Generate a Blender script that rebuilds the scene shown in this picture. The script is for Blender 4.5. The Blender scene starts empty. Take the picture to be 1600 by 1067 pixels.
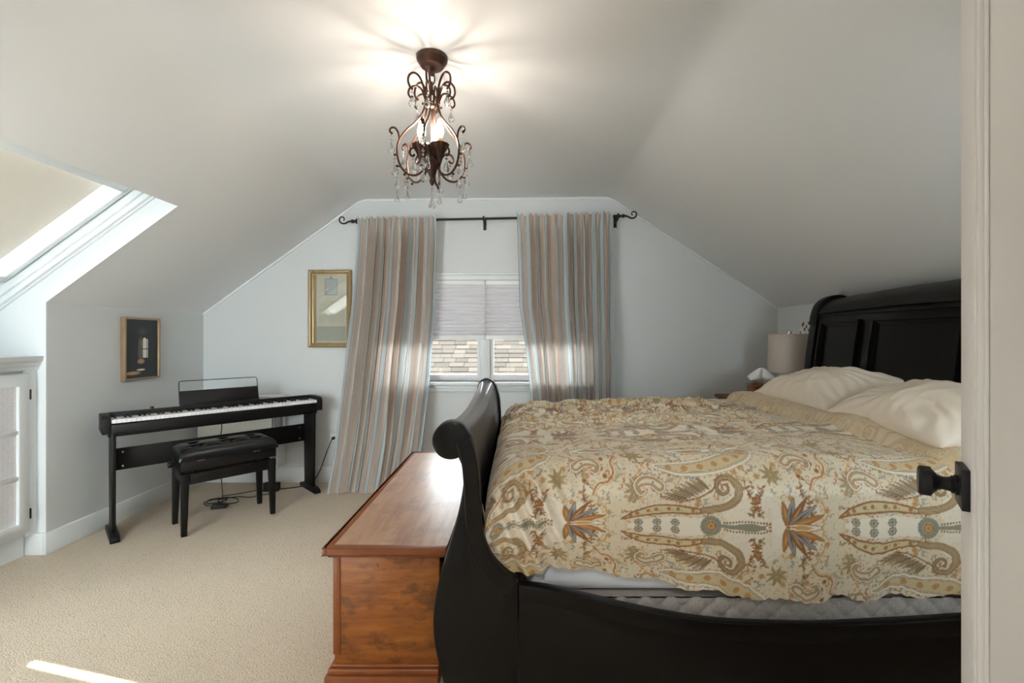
import bpy, bmesh, math, random
import numpy as np
from mathutils import Matrix, Vector
random.seed(7)
rng = np.random.default_rng(7)
R = math.radians
scene = bpy.context.scene
COL = scene.collection

# ---------------------------------------------------------------- camera
cam_d = bpy.data.cameras.new('camera')
cam_d.lens = 16.0
cam_d.sensor_width = 36.0
cam_d.shift_x = -0.0081
cam_d.shift_y = -0.0047
cam_d.clip_start = 0.01
cam = bpy.data.objects.new('camera', cam_d)
COL.objects.link(cam)
cam.location = (0, 0, 1.25)
cam.rotation_euler = (R(90), 0, 0)
scene.camera = cam

# ---------------------------------------------------------------- sky, sun, exposure
world = bpy.data.worlds.new('sky')
scene.world = world
world.use_nodes = True
wn = world.node_tree.nodes
wn['Background'].inputs[0].default_value = (0.91, 0.96, 1.0, 1)
wn['Background'].inputs[1].default_value = 9.0

sun_d = bpy.data.lights.new('sun', 'SUN')
sun_d.energy = 26.0
sun_d.angle = R(0.6)
sun_d.color = (1.0, 0.95, 0.88)
sun = bpy.data.objects.new('sun', sun_d)
COL.objects.link(sun)
SUN = Vector((0.65, -0.48, -1.0)).normalized()
sun.rotation_euler = SUN.to_track_quat('-Z', 'Y').to_euler()
sun.location = (-4, 6, 8)

vs = scene.view_settings
vs.view_transform = 'Standard'
vs.look = 'None'
vs.exposure = 1.0
vs.gamma = 1.0
vs.use_curve_mapping = False
cy = scene.cycles
cy.use_denoising = True
cy.max_bounces = 10
cy.diffuse_bounces = 6
cy.glossy_bounces = 4
cy.transmission_bounces = 6
cy.transparent_max_bounces = 12
cy.caustics_reflective = False
cy.caustics_refractive = False
cy.sample_clamp_indirect = 6.0

# ---------------------------------------------------------------- material helpers
def srgb(r, g, b):
    f = lambda c: (c/255/12.92) if c/255 <= 0.04045 else ((c/255+0.055)/1.055)**2.4
    return (f(r), f(g), f(b), 1.0)

class NT:
    def __init__(self, name):
        self.mat = bpy.data.materials.new(name)
        self.mat.use_nodes = True
        self.t = self.mat.node_tree
        self.b = self.t.nodes['Principled BSDF']
        self.out = self.t.nodes['Material Output']
    def n(self, typ, **kw):
        nd = self.t.nodes.new(typ)
        for k, v in kw.items():
            if k.startswith('i_'):
                key = k[2:]
                nd.inputs[int(key) if key.isdigit() else key.replace('_', ' ')].default_value = v
            else:
                setattr(nd, k, v)
        return nd
    def l(self, a, b):
        self.t.links.new(a, b)
    def coord(self, kind='Object'):
        return self.n('ShaderNodeTexCoord').outputs[kind]
    def math(self, op, a, b=None, c=None):
        nd = self.n('ShaderNodeMath', operation=op)
        for i, x in enumerate((a, b, c)):
            if x is None: continue
            if isinstance(x, (int, float)): nd.inputs[i].default_value = x
            else: self.l(x, nd.inputs[i])
        return nd.outputs[0]
    def mix(self, f, a, b):
        nd = self.n('ShaderNodeMix', data_type='RGBA')
        for sock, x in ((nd.inputs[0], f), (nd.inputs[6], a), (nd.inputs[7], b)):
            if isinstance(x, (int, float, tuple)): sock.default_value = x
            else: self.l(x, sock)
        return nd.outputs[2]
    def ramp(self, f, stops, interp='LINEAR'):
        nd = self.n('ShaderNodeValToRGB')
        nd.color_ramp.interpolation = interp
        e = nd.color_ramp.elements
        while len(e) < len(stops): e.new(0.5)
        for i, (p, c) in enumerate(stops):
            e[i].position = p; e[i].color = c
        self.l(f, nd.inputs[0])
        return nd.outputs[0]
    def noise(self, vec, scale, detail=3, rough=0.5):
        nd = self.n('ShaderNodeTexNoise', i_Scale=scale, i_Detail=detail, i_Roughness=rough)
        if vec is not None: self.l(vec, nd.inputs['Vector'])
        return nd.outputs['Fac']
    def mapping(self, vec, scale=(1, 1, 1), rot=(0, 0, 0), loc=(0, 0, 0)):
        nd = self.n('ShaderNodeMapping')
        nd.inputs['Scale'].default_value = scale
        nd.inputs['Rotation'].default_value = rot
        nd.inputs['Location'].default_value = loc
        self.l(vec, nd.inputs['Vector'])
        return nd.outputs[0]
    def bump(self, h, strength=0.2, dist=0.01):
        nd = self.n('ShaderNodeBump', i_Strength=strength, i_Distance=dist)
        self.l(h, nd.inputs['Height'])
        self.l(nd.outputs[0], self.b.inputs['Normal'])
        return nd.outputs[0]
    def setc(self, c):
        s = self.b.inputs['Base Color']
        if isinstance(c, tuple): s.default_value = c
        else: self.l(c, s)
    def p(self, **kw):
        for k, v in kw.items():
            self.b.inputs[k.replace('_', ' ')].default_value = v

def simple(name, col, rough=0.5, metal=0.0, var=0.06, scale=8.0, bump=0.0, bscale=60.0, coat=0.0, spec=0.5):
    m = NT(name)
    c = m.coord()
    f = m.noise(c, scale, 3)
    dark = tuple(x*(1-var) for x in col[:3]) + (1,)
    lite = tuple(min(1, x*(1+var)) for x in col[:3]) + (1,)
    m.setc(m.mix(f, dark, lite))
    m.p(Roughness=rough, Metallic=metal, Coat_Weight=coat, Specular_IOR_Level=spec)
    if bump:
        m.bump(m.noise(c, bscale, 4), bump, 0.004)
    return m.mat

MAT = {}
MAT['wall'] = simple('wall_paint', srgb(214, 218, 219), 0.75, var=0.015, scale=3, bump=0.05, bscale=90, spec=0.3)
MAT['ceiling'] = simple('ceiling_paint', srgb(228, 230, 231), 0.6, var=0.012, scale=3, bump=0.05, bscale=70, spec=0.35)
MAT['trim'] = simple('trim_gloss_paint', srgb(225, 230, 232), 0.35, var=0.012, scale=5)
MAT['white'] = simple('white_enamel', srgb(235, 237, 238), 0.35, var=0.01)
MAT['door'] = simple('door_paint', srgb(232, 228, 223), 0.45, var=0.02, scale=4)
MAT['black'] = simple('black_satin_plastic', srgb(16, 16, 18), 0.42, var=0.1, scale=40, spec=0.35)
MAT['black_wood'] = simple('black_laminate', srgb(15, 14, 14), 0.45, var=0.12, scale=20, spec=0.3)
MAT['black_gloss'] = simple('black_key_plastic', srgb(18, 18, 19), 0.25)
MAT['iron'] = simple('black_iron', srgb(24, 24, 26), 0.4, metal=0.3, var=0.1)
MAT['rubber'] = simple('black_cable_rubber', srgb(22, 22, 22), 0.6)
MAT['ivory'] = simple('white_key_plastic', srgb(240, 241, 241), 0.25, var=0.01)
MAT['chrome'] = simple('steel_screw', srgb(200, 200, 200), 0.25, metal=1.0)
MAT['leather'] = simple('black_vinyl', srgb(14, 16, 21), 0.24, var=0.1, scale=30, bump=0.12, bscale=220)
MAT['cream_plastic'] = simple('cream_plastic', srgb(228, 225, 212), 0.35, var=0.02)
MAT['grey_plastic'] = simple('grey_plastic', srgb(160, 162, 163), 0.4)
MAT['bronze'] = simple('aged_bronze', srgb(82, 58, 47), 0.36, metal=0.65, var=0.35, scale=40)
MAT['candle'] = simple('candle_sleeve', srgb(214, 176, 120), 0.4, var=0.08)
MAT['pillow'] = simple('cream_cotton', srgb(233, 221, 204), 0.85, var=0.03, scale=6, bump=0.15, bscale=35)
MAT['sheet'] = simple('white_cotton_sheet', srgb(232, 234, 238), 0.85, var=0.02, bump=0.1, bscale=30)
MAT['tissue'] = simple('tissue_paper', srgb(240, 242, 245), 0.9, var=0.02)
MAT['nightwood'] = simple('warm_walnut', srgb(128, 78, 44), 0.45, var=0.25, scale=14)
MAT['outlet'] = simple('outlet_plastic', srgb(226, 226, 224), 0.35)

def m_carpet():
    m = NT('beige_loop_carpet')
    c = m.coord()
    big = m.noise(c, 1.6, 2)
    w = m.n('ShaderNodeTexVoronoi', i_Scale=140.0); m.l(m.mapping(c, (1.0, 1.5, 1.0)), w.inputs['Vector'])
    fine = m.noise(c, 230, 2)
    dots = m.noise(m.mapping(c, (60, 100, 60)), 1.0, 2)
    base = m.mix(big, srgb(206, 190, 167), srgb(213, 199, 178))
    base = m.mix(m.math('MULTIPLY', w.outputs['Distance'], 0.45), base, srgb(168, 148, 122))
    dk = m.ramp(dots, [(0.30, (1, 1, 1, 1)), (0.40, (0, 0, 0, 1))])
    base = m.mix(m.math('MULTIPLY', dk, 0.35), base, srgb(150, 124, 94))
    m.setc(base)
    m.p(Roughness=0.95, Specular_IOR_Level=0.1, Sheen_Weight=0.15)
    h = m.math('SUBTRACT', m.math('MULTIPLY', fine, 0.4), w.outputs['Distance'])
    m.bump(h, 0.55, 0.006)
    return m.mat
MAT['carpet'] = m_carpet()

def m_bed():
    m = NT('espresso_lacquer')
    c = m.coord()
    g = m.noise(m.mapping(c, (3, 3, 30)), 3, 4)
    m.setc(m.mix(g, srgb(7, 6, 5), srgb(15, 11, 10)))
    m.p(Roughness=0.38, Specular_IOR_Level=0.12, Coat_Weight=0.32, Coat_Roughness=0.06)
    m.bump(m.noise(m.mapping(c, (4, 4, 60)), 6, 3), 0.03, 0.002)
    return m.mat
MAT['bed'] = m_bed()

def m_pine(name, axis, top):
    m = NT(name)
    c = m.coord('Object')
    st = {'x': (2.2, 14, 14), 'y': (14, 1.6, 14)}[axis]
    warp = m.noise(c, 3.0, 3)
    g = m.noise(m.mapping(c, st), 2.2, 6, 0.62)
    if top:
        base = m.ramp(g, [(0.25, srgb(158, 112, 84)), (0.5, srgb(184, 140, 110)), (0.75, srgb(202, 164, 134))])  # paler lid colours stand in for sky glare on the top
    else:
        base = m.ramp(g, [(0.25, srgb(104, 54, 16)), (0.5, srgb(146, 82, 27)), (0.78, srgb(176, 108, 40))])
    st_ = m.noise(m.mapping(c, (5, 5, 9) if not top else (6, 6, 6)), 1.4, 5, 0.68)
    stain = m.ramp(st_, [(0.50, (0, 0, 0, 1)), (0.60, (1, 1, 1, 1))])
    base = m.mix(m.math('MULTIPLY', stain, 0.62 if not top else 0.25), base, srgb(70, 46, 26))
    v = m.n('ShaderNodeTexVoronoi', i_Scale=4.2); m.l(m.mapping(c, (1, 1, 1.4), loc=(0.31, 0.2, 0.1)), v.inputs['Vector'])
    ring = m.math('SINE', m.math('MULTIPLY', v.outputs['Distance'], 160))
    knot = m.math('LESS_THAN', v.outputs['Distance'], 0.055)
    base = m.mix(m.math('MULTIPLY', knot, m.math('MULTIPLY_ADD', ring, 0.25, 0.45)), base, srgb(62, 34, 14))
    sp = m.noise(c, 46, 2)
    spots = m.ramp(sp, [(0.70, (0, 0, 0, 1)), (0.74, (1, 1, 1, 1))])
    base = m.mix(m.math('MULTIPLY', spots, 0.5), base, srgb(48, 28, 16))
    m.setc(base)
    m.p(Roughness=0.42, Coat_Weight=0.7 if top else 0.1, Coat_Roughness=0.30)
    m.bump(m.math('ADD', g, m.math('MULTIPLY', warp, 0.3)), 0.08, 0.004)
    return m.mat
MAT['pine'] = m_pine('orange_stained_pine', 'x', False)
MAT['pine_top'] = m_pine('glare_pale_pine_top', 'y', True)
MAT['pine_edge'] = simple('reddish_pine_edge', srgb(132, 72, 34), 0.38, var=0.3, scale=22)

def m_curtain():
    m = NT('striped_silk_curtain')
    uv = m.n('ShaderNodeTexCoord').outputs['UV']
    sx = m.n('ShaderNodeSeparateXYZ'); m.l(uv, sx.inputs[0])
    u = sx.outputs[0]
    f = m.math('FRACT', m.math('DIVIDE', u, 0.29))
    tan, tan2, blue, dark = srgb(222, 208, 197), srgb(212, 194, 181), srgb(206, 217, 220), srgb(104, 80, 68)
    cr = srgb(222, 211, 202)
    col = m.ramp(f, [(0.0, dark), (0.014, blue), (0.20, dark), (0.214, tan), (0.34, cr), (0.47, dark), (0.484, blue), (0.66, dark), (0.674, tan2), (0.86, tan)], 'CONSTANT')
    pin = m.math('LESS_THAN', m.math('FRACT', m.math('DIVIDE', u, 0.0105)), 0.26)
    inpin = m.math('MULTIPLY', m.math('GREATER_THAN', f, 0.64), m.math('LESS_THAN', f, 0.99))
    inpin2 = m.math('MULTIPLY', m.math('GREATER_THAN', f, 0.18), m.math('LESS_THAN', f, 0.33))
    col = m.mix(m.math('MULTIPLY', m.math('MULTIPLY', pin, m.math('ADD', inpin, inpin2)), 0.38), col, srgb(140, 108, 96))
    m.setc(col)
    m.p(Roughness=0.42, Specular_IOR_Level=0.35, Sheen_Weight=0.2)
    c = m.coord()
    m.bump(m.noise(m.mapping(c, (40, 40, 9)), 1.0, 3), 0.12, 0.01)
    tr = m.n('ShaderNodeBsdfTranslucent'); m.l(col, tr.inputs[0])
    mx = m.n('ShaderNodeMixShader', i_0=0.42)
    m.l(m.b.outputs[0], mx.inputs[1]); m.l(tr.outputs[0], mx.inputs[2]); m.l(mx.outputs[0], m.out.inputs[0])
    return m.mat
MAT['curtain'] = m_curtain()

def m_translucent(name, col, amt, rough=0.8):
    m = NT(name)
    c = m.coord()
    cc = m.mix(m.noise(c, 30, 2), tuple(x*0.97 for x in col[:3]) + (1,), col)
    m.setc(cc)
    m.p(Roughness=rough, Specular_IOR_Level=0.2)
    tr = m.n('ShaderNodeBsdfTranslucent'); m.l(cc, tr.inputs[0])
    mx = m.n('ShaderNodeMixShader', i_0=amt)
    m.l(m.b.outputs[0], mx.inputs[1]); m.l(tr.outputs[0], mx.inputs[2]); m.l(mx.outputs[0], m.out.inputs[0])
    return m.mat
MAT['shade'] = m_translucent('cellular_shade_fabric', srgb(236, 236, 239), 0.14)
MAT['blind'] = m_translucent('skylight_blind_fabric', srgb(222, 217, 208), 0.07)
MAT['linen'] = m_translucent('linen_lampshade', srgb(222, 212, 202), 0.2)

def m_glass(name, tint=(0.97, 0.985, 0.98, 1), gloss=0.02):
    m = NT(name)
    c = m.coord()
    tr = m.n('ShaderNodeBsdfTransparent'); tr.inputs[0].default_value = tint
    gl = m.n('ShaderNodeBsdfGlossy', i_Roughness=gloss)
    fr = m.n('ShaderNodeFresnel', i_IOR=1.5)
    mx = m.n('ShaderNodeMixShader')
    m.l(fr.outputs[0], mx.inputs[0]); m.l(tr.outputs[0], mx.inputs[1]); m.l(gl.outputs[0], mx.inputs[2])
    m.l(mx.outputs[0], m.out.inputs[0])
    m.t.nodes.remove(m.b)
    return m.mat
MAT['glass'] = m_glass('window_glass')
MAT['picture_glass'] = m_glass('picture_glass', gloss=0.0)

def m_crystal():
    m = NT('clear_crystal')
    m.p(Roughness=0.02, IOR=1.55, Transmission_Weight=1.0, Specular_IOR_Level=0.8)
    m.setc(m.mix(m.noise(m.coord(), 20, 2), (0.93, 0.95, 0.97, 1), (1, 1, 1, 1)))
    tr = m.n('ShaderNodeBsdfTransparent'); tr.inputs[0].default_value = (0.95, 0.96, 0.97, 1)
    mx = m.n('ShaderNodeMixShader', i_0=0.12)
    m.l(m.b.outputs[0], mx.inputs[1]); m.l(tr.outputs[0], mx.inputs[2]); m.l(mx.outputs[0], m.out.inputs[0])
    return m.mat
MAT['crystal'] = m_crystal()

def m_emit(name, col, strength):
    m = NT(name)
    c = m.coord()
    em = m.n('ShaderNodeEmission', i_Strength=strength)
    m.l(m.mix(m.noise(c, 4, 1), col, tuple(min(1, x*1.04) for x in col[:3]) + (1,)), em.inputs[0])
    m.l(em.outputs[0], m.out.inputs[0])
    m.t.nodes.remove(m.b)
    return m.mat
MAT['bulb'] = m_emit('glowing_bulb', (1.0, 0.86, 0.74, 1), 135.0)
MAT['hall_fill_diffuser'] = m_emit('hall_fill_lamp_diffuser', (1.0, 0.97, 0.95, 1), 38.0)  # glow of the fill lamp added in the hall

def m_gold(name, a, b_):
    m = NT(name)
    c = m.coord()
    f = m.noise(m.mapping(c, (60, 60, 8)), 1, 4)
    m.setc(m.mix(f, a, b_))
    m.p(Roughness=0.36, Metallic=0.55)
    m.bump(f, 0.08, 0.003)
    return m.mat
MAT['gold'] = m_gold('antique_gold_leaf', srgb(140, 116, 80), srgb(196, 174, 132))
MAT['bronze_frame'] = m_gold('champagne_frame', srgb(150, 122, 94), srgb(196, 170, 138))

def m_boxspring():
    m = NT('quilted_grey_damask')
    c = m.coord()
    f = m.noise(c, 160, 2)
    st = m.noise(m.mapping(c, (260, 260, 40)), 1, 1)
    m.setc(m.mix(m.math('MULTIPLY', f, st), srgb(150, 142, 134), srgb(206, 200, 194)))
    m.p(Roughness=0.8)
    m.bump(f, 0.25, 0.003)
    return m.mat
MAT['boxspring'] = m_boxspring()

def m_insert():
    m = NT('ripple_textured_insert')
    c = m.coord()
    v = m.n('ShaderNodeTexVoronoi', i_Scale=1.0, i_Randomness=0.35); m.l(m.mapping(c, (45, 45, 85)), v.inputs['Vector'])
    m.setc(m.mix(v.outputs['Distance'], srgb(232, 230, 232), srgb(210, 208, 212)))
    m.p(Roughness=0.5)
    m.bump(v.outputs['Distance'], 0.4, 0.004)
    return m.mat
MAT['insert'] = m_insert()

def m_shingle():
    m = NT('weathered_asphalt_shingle')
    oi = m.n('ShaderNodeObjectInfo')
    c = m.coord()
    base = m.ramp(oi.outputs['Random'], [(0.0, srgb(50, 47, 44)), (0.5, srgb(58, 55, 51)), (1.0, srgb(66, 62, 58))])
    m.setc(m.mix(m.math('MULTIPLY', m.noise(c, 60, 4), 0.5), base, srgb(42, 39, 36)))
    m.p(Roughness=1.0, Specular_IOR_Level=0.0)
    return m.mat
MAT['shingle'] = m_shingle()

def m_roofbase():
    m = NT('asphalt_roof_surface')
    c = m.coord('UV')
    br = m.n('ShaderNodeTexBrick', i_Scale=1.0)
    br.inputs['Color1'].default_value = srgb(54, 51, 48); br.inputs['Color2'].default_value = srgb(60, 57, 53)
    br.inputs['Mortar'].default_value = srgb(44, 40, 36); br.inputs['Mortar Size'].default_value = 0.008
    br.inputs['Brick Width'].default_value = 0.28; br.inputs['Row Height'].default_value = 0.14
    m.l(c, br.inputs['Vector']); m.setc(br.outputs[0]); m.p(Roughness=1.0, Specular_IOR_Level=0.0)
    return m.mat
MAT['roofbase'] = m_roofbase()

def m_print_dark():
    m = NT('dark_room_print')
    uv = m.n('ShaderNodeTexCoord').outputs['UV']
    s = m.n('ShaderNodeSeparateXYZ'); m.l(uv, s.inputs[0])
    u, v = s.outputs[0], s.outputs[1]
    def rect(u0, u1, v0, v1):
        return m.math('MULTIPLY', m.math('MULTIPLY', m.math('GREATER_THAN', u, u0), m.math('LESS_THAN', u, u1)),
                      m.math('MULTIPLY', m.math('GREATER_THAN', v, v0), m.math('LESS_THAN', v, v1)))
    def blob(cu, cv, ru, rv, k=1.6):
        d = m.math('SQRT', m.math('ADD', m.math('POWER', m.math('DIVIDE', m.math('SUBTRACT', u, cu), ru), 2.0),
                                  m.math('POWER', m.math('DIVIDE', m.math('SUBTRACT', v, cv), rv), 2.0)))
        return m.math('MAXIMUM', m.math('SUBTRACT', 1.0, d), 0.0)
    n = m.noise(uv, 7, 4)
    col = m.mix(n, srgb(30, 38, 42), srgb(42, 50, 54))
    col = m.mix(m.math('MULTIPLY', blob(0.50, 0.80, 0.18, 0.09), 0.5), col, srgb(110, 104, 96))
    col = m.mix(m.math('MULTIPLY', m.math('MINIMUM', m.math('MULTIPLY', blob(0.46, 0.48, 0.11, 0.26), 2.2), 1.0), m.math('MULTIPLY', n, 0.9)), col, srgb(150, 132, 112))
    arch = m.math('MAXIMUM', rect(0.53, 0.64, 0.34, 0.64), m.math('GREATER_THAN', blob(0.585, 0.64, 0.058, 0.05), 0.0))
    col = m.mix(arch, col, srgb(232, 230, 220))
    col = m.mix(rect(0.655, 0.69, 0.34, 0.665), col, srgb(224, 222, 212))
    col = m.mix(rect(0.50, 0.72, 0.485, 0.500), col, srgb(40, 40, 38))
    col = m.mix(m.math('MINIMUM', m.math('MULTIPLY', blob(0.47, 0.28, 0.13, 0.05), 2.0), 0.75), col, srgb(196, 160, 128))
    col = m.mix(m.math('MINIMUM', m.math('MULTIPLY', blob(0.47, 0.135, 0.15, 0.022), 3.0), 1.0), col, srgb(230, 224, 210))
    col = m.mix(m.math('MINIMUM', m.math('MULTIPLY', blob(0.22, 0.085, 0.26, 0.035), 3.0), 1.0), col, srgb(196, 156, 112))
    m.setc(col); m.p(Roughness=0.4)
    return m.mat
MAT['print_dark'] = m_print_dark()

def m_print_cert():
    m = NT('antique_paper_print')
    uv = m.n('ShaderNodeTexCoord').outputs['UV']
    s = m.n('ShaderNodeSeparateXYZ'); m.l(uv, s.inputs[0])
    u, v = s.outputs[0], s.outputs[1]
    def rect(u0, u1, v0, v1):
        return m.math('MULTIPLY', m.math('MULTIPLY', m.math('GREATER_THAN', u, u0), m.math('LESS_THAN', u, u1)),
                      m.math('MULTIPLY', m.math('GREATER_THAN', v, v0), m.math('LESS_THAN', v, v1)))
    n = m.noise(uv, 5, 4)
    col = m.mix(n, srgb(214, 202, 180), srgb(228, 220, 202))
    col = m.mix(rect(0.0, 0.08, 0.0, 1.0), col, srgb(176, 146, 104))
    g = m.noise(m.mapping(uv, (30, 60, 1)), 1, 3)
    col = m.mix(rect(0.33, 0.72, 0.70, 0.945), col, srgb(168, 170, 168))
    col = m.mix(rect(0.36, 0.69, 0.715, 0.93), col, m.mix(g, srgb(176, 180, 180), srgb(206, 208, 206)))
    col = m.mix(rect(0.48, 0.57, 0.945, 0.975), col, srgb(150, 150, 146))
    rows = m.math('GREATER_THAN', m.math('FRACT', m.math('MULTIPLY', v, 46)), 0.55)
    letters = m.math('MULTIPLY', rows, m.math('GREATER_THAN', m.noise(m.mapping(uv, (90, 46, 1)), 1, 1), 0.5))
    col = m.mix(m.math('MULTIPLY', m.math('MULTIPLY', letters, rect(0.16, 0.9, 0.30, 0.62)), 0.45), col, srgb(120, 112, 98))
    col = m.mix(rect(0.08, 0.97, 0.02, 0.24), col, m.mix(g, srgb(166, 166, 150), srgb(198, 196, 180)))
    m.setc(col); m.p(Roughness=0.7)
    return m.mat
MAT['print_cert'] = m_print_cert()

def m_leafprint():
    m = NT('white_cloth_black_leaf_print')
    c = m.coord()
    v = m.n('ShaderNodeTexVoronoi', i_Scale=1.0); m.l(m.mapping(c, (42, 42, 22), (0.3, 0.4, 0.6)), v.inputs['Vector'])
    f = m.math('LESS_THAN', v.outputs['Distance'], 0.34)
    m.setc(m.mix(f, srgb(236, 234, 230), srgb(88, 88, 90))); m.p(Roughness=0.85)
    return m.mat
MAT['leafprint'] = m_leafprint()

def m_duvet():
    m = NT('paisley_cotton')
    a = m.n('ShaderNodeVertexColor'); a.layer_name = 'paisley'
    c = m.coord()
    weave = m.noise(c, 500, 2)
    m.setc(m.mix(m.math('MULTIPLY', weave, 0.10), a.outputs[0], srgb(120, 96, 66)))
    m.p(Roughness=0.45, Specular_IOR_Level=0.5, Sheen_Weight=0.1)
    h = m.noise(m.mapping(c, (10, 26, 14)), 1.0, 3)
    m.bump(h, 0.25, 0.02)
    return m.mat
MAT['duvet'] = m_duvet()

# ---------------------------------------------------------------- mesh helpers
class M:
    def __init__(self):
        self.v = []; self.f = []; self.uv = None
    def add(self, vs, fs):
        o = len(self.v)
        self.v += [tuple(p) for p in vs]
        self.f += [tuple(i+o for i in f) for f in fs]
        return self
    def box(self, x0, x1, y0, y1, z0, z1):
        return self.hexa([(x0, y0, z0), (x1, y0, z0), (x1, y1, z0), (x0, y1, z0), (x0, y0, z1), (x1, y0, z1), (x1, y1, z1), (x0, y1, z1)])
    def hexa(self, p):
        return self.add(p, [(0, 3, 2, 1), (4, 5, 6, 7), (0, 1, 5, 4), (1, 2, 6, 5), (2, 3, 7, 6), (3, 0, 4, 7)])
    def prism(self, poly, axis, a0, a1):
        n = len(poly)
        def mk(p, a):
            return {'x': (a, p[0], p[1]), 'y': (p[0], a, p[1]), 'z': (p[0], p[1], a)}[axis]
        vs = [mk(p, a0) for p in poly] + [mk(p, a1) for p in poly]
        fs = [tuple(range(n)), tuple(range(2*n-1, n-1, -1))] + [(i, i+n, (i+1) % n + n, (i+1) % n) for i in range(n)]
        return self.add(vs, fs)
    def tube(self, pts, r, n=8, closed=False, cap=True):
        pts = [Vector(p) for p in pts]; k = len(pts)
        rr = r if isinstance(r, (list, tuple)) else [r]*k
        vs = []; up = None
        for i in range(k):
            a = pts[(i-1) % k] if (closed or i > 0) else pts[i]
            b = pts[(i+1) % k] if (closed or i < k-1) else pts[i]
            t = (b-a).normalized()
            if up is None:
                up = Vector((0, 0, 1)) if abs(t.z) < 0.9 else Vector((1, 0, 0))
            s = t.cross(up)
            if s.length < 1e-6: s = t.orthogonal()
            s.normalize(); up = s.cross(t).normalized()
            for j in range(n):
                an = 2*math.pi*j/n
                vs.append(pts[i] + (s*math.cos(an) + up*math.sin(an))*rr[i])
        fs = []
        for i in range(k if closed else k-1):
            for j in range(n):
                a = i*n+j; b = i*n+(j+1) % n; i2 = (i+1) % k
                fs.append((a, b, i2*n+(j+1) % n, i2*n+j))
        if cap and not closed:
            fs.append(tuple(range(n-1, -1, -1))); fs.append(tuple((k-1)*n+j for j in range(n)))
        return self.add(vs, fs)
    def ring(self, o, i, y0, y1):
        """rectangular frame in the xz plane: o and i are (x0,x1,z0,z1) outside and inside"""
        c = lambda q, y: [(q[0], y, q[2]), (q[1], y, q[2]), (q[1], y, q[3]), (q[0], y, q[3])]
        vs = c(o, y0)+c(i, y0)+c(i, y1)+c(o, y1); fs = []
        for a in range(4):
            for j in range(4):
                b = (a+1) % 4
                fs.append((a*4+j, a*4+(j+1) % 4, b*4+(j+1) % 4, b*4+j))
        return self.add(vs, fs)
    def lathe(self, prof, n=24, c=(0, 0, 0), flute=0.0, nf=0):
        k = len(prof); vs = []
        for r, z in prof:
            for j in range(n):
                an = 2*math.pi*j/n
                q = r*(1+flute*math.cos(nf*an)) if nf else r
                vs.append((c[0]+q*math.cos(an), c[1]+q*math.sin(an), c[2]+z))
        fs = [(i*n+j, i*n+(j+1) % n, (i+1)*n+(j+1) % n, (i+1)*n+j) for i in range(k-1) for j in range(n)]
        if prof[0][0] > 1e-5: fs.append(tuple(range(n-1, -1, -1)))
        if prof[-1][0] > 1e-5: fs.append(tuple((k-1)*n+j for j in range(n)))
        return self.add(vs, fs)
    def grid(self, P, flip=False):
        h, w = len(P), len(P[0])
        vs = [tuple(p) for row in P for p in row]
        fs = []
        for i in range(h-1):
            for j in range(w-1):
                q = (i*w+j, i*w+j+1, (i+1)*w+j+1, (i+1)*w+j)
                fs.append(q[::-1] if flip else q)
        return self.add(vs, fs)

FRAME = {}
def build(m, name, mat, parent=None, smooth=False, bevel=0.0, seg=2, local=False, angle=40, uv=None):
    """link the collected shape as ONE mesh object; world coordinates unless local"""
    me = bpy.data.meshes.new(name)
    vs = m.v
    loc = None
    if parent is not None:
        if not local:
            inv = FRAME[parent.name].inverted()
            vs = [tuple(inv @ Vector(p)) for p in vs]
    else:
        a = np.array(vs); loc = ((a[:, 0].min()+a[:, 0].max())/2, (a[:, 1].min()+a[:, 1].max())/2, a[:, 2].min())
        vs = [tuple(p) for p in (a-np.array(loc))]
    me.from_pydata(vs, [], m.f)
    bm = bmesh.new(); bm.from_mesh(me)
    bmesh.ops.remove_doubles(bm, verts=bm.verts, dist=1e-5)
    bmesh.ops.recalc_face_normals(bm, faces=bm.faces)
    if bevel > 0:
        es = [e for e in bm.edges if len(e.link_faces) == 2 and e.calc_face_angle(0) > R(30)]
        bmesh.ops.bevel(bm, geom=es, offset=bevel, segments=seg, profile=0.5, affect='EDGES', clamp_overlap=True)
    if uv is not None:
        lay = bm.loops.layers.uv.new('UVMap')
        for f in bm.faces:
            for lp in f.loops:
                p = Vector(lp.vert.co)
                if loc: p = p + Vector(loc)
                elif parent is not None: p = FRAME[parent.name] @ p
                lp[lay].uv = uv(p)
    bm.to_mesh(me); bm.free()
    if smooth or bevel > 0:
        me.shade_smooth(); me.set_sharp_from_angle(angle=R(angle))
    me.materials.append(MAT[mat] if isinstance(mat, str) else mat)
    o = bpy.data.objects.new(name, me)
    COL.objects.link(o)
    if parent is not None:
        o.parent = parent
        FRAME[o.name] = FRAME[parent.name]
    else:
        o.location = loc
        FRAME[o.name] = Matrix.Translation(loc)
    return o

def thing(name, label, cat, loc=(0, 0, 0), rz=0.0, group=None):
    o = bpy.data.objects.new(name, None)
    o.empty_display_size = 0.05
    COL.objects.link(o)
    o.location = loc; o.rotation_euler = (0, 0, rz)
    FRAME[o.name] = Matrix.Translation(loc) @ Matrix.Rotation(rz, 4, 'Z')
    return tag(o, label, cat, group)
def tag(o, label, cat, group=None):
    o['label'] = label; o['category'] = cat
    if group: o['group'] = group
    return o
def struct(o, label, cat):
    o['kind'] = 'structure'; o['label'] = label; o['category'] = cat
    return o
def sthing(name, label, cat, loc):
    o = thing(name, label, cat, loc); o['kind'] = 'structure'
    return o
def dup(src, parent, loc=(0, 0, 0), rot=None, scale=None):
    o = src.copy(); COL.objects.link(o); o.parent = parent; o.location = loc
    if rot is not None: o.rotation_euler = rot
    if scale is not None: o.scale = scale
    FRAME[o.name] = FRAME[parent.name]
    return o

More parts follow.
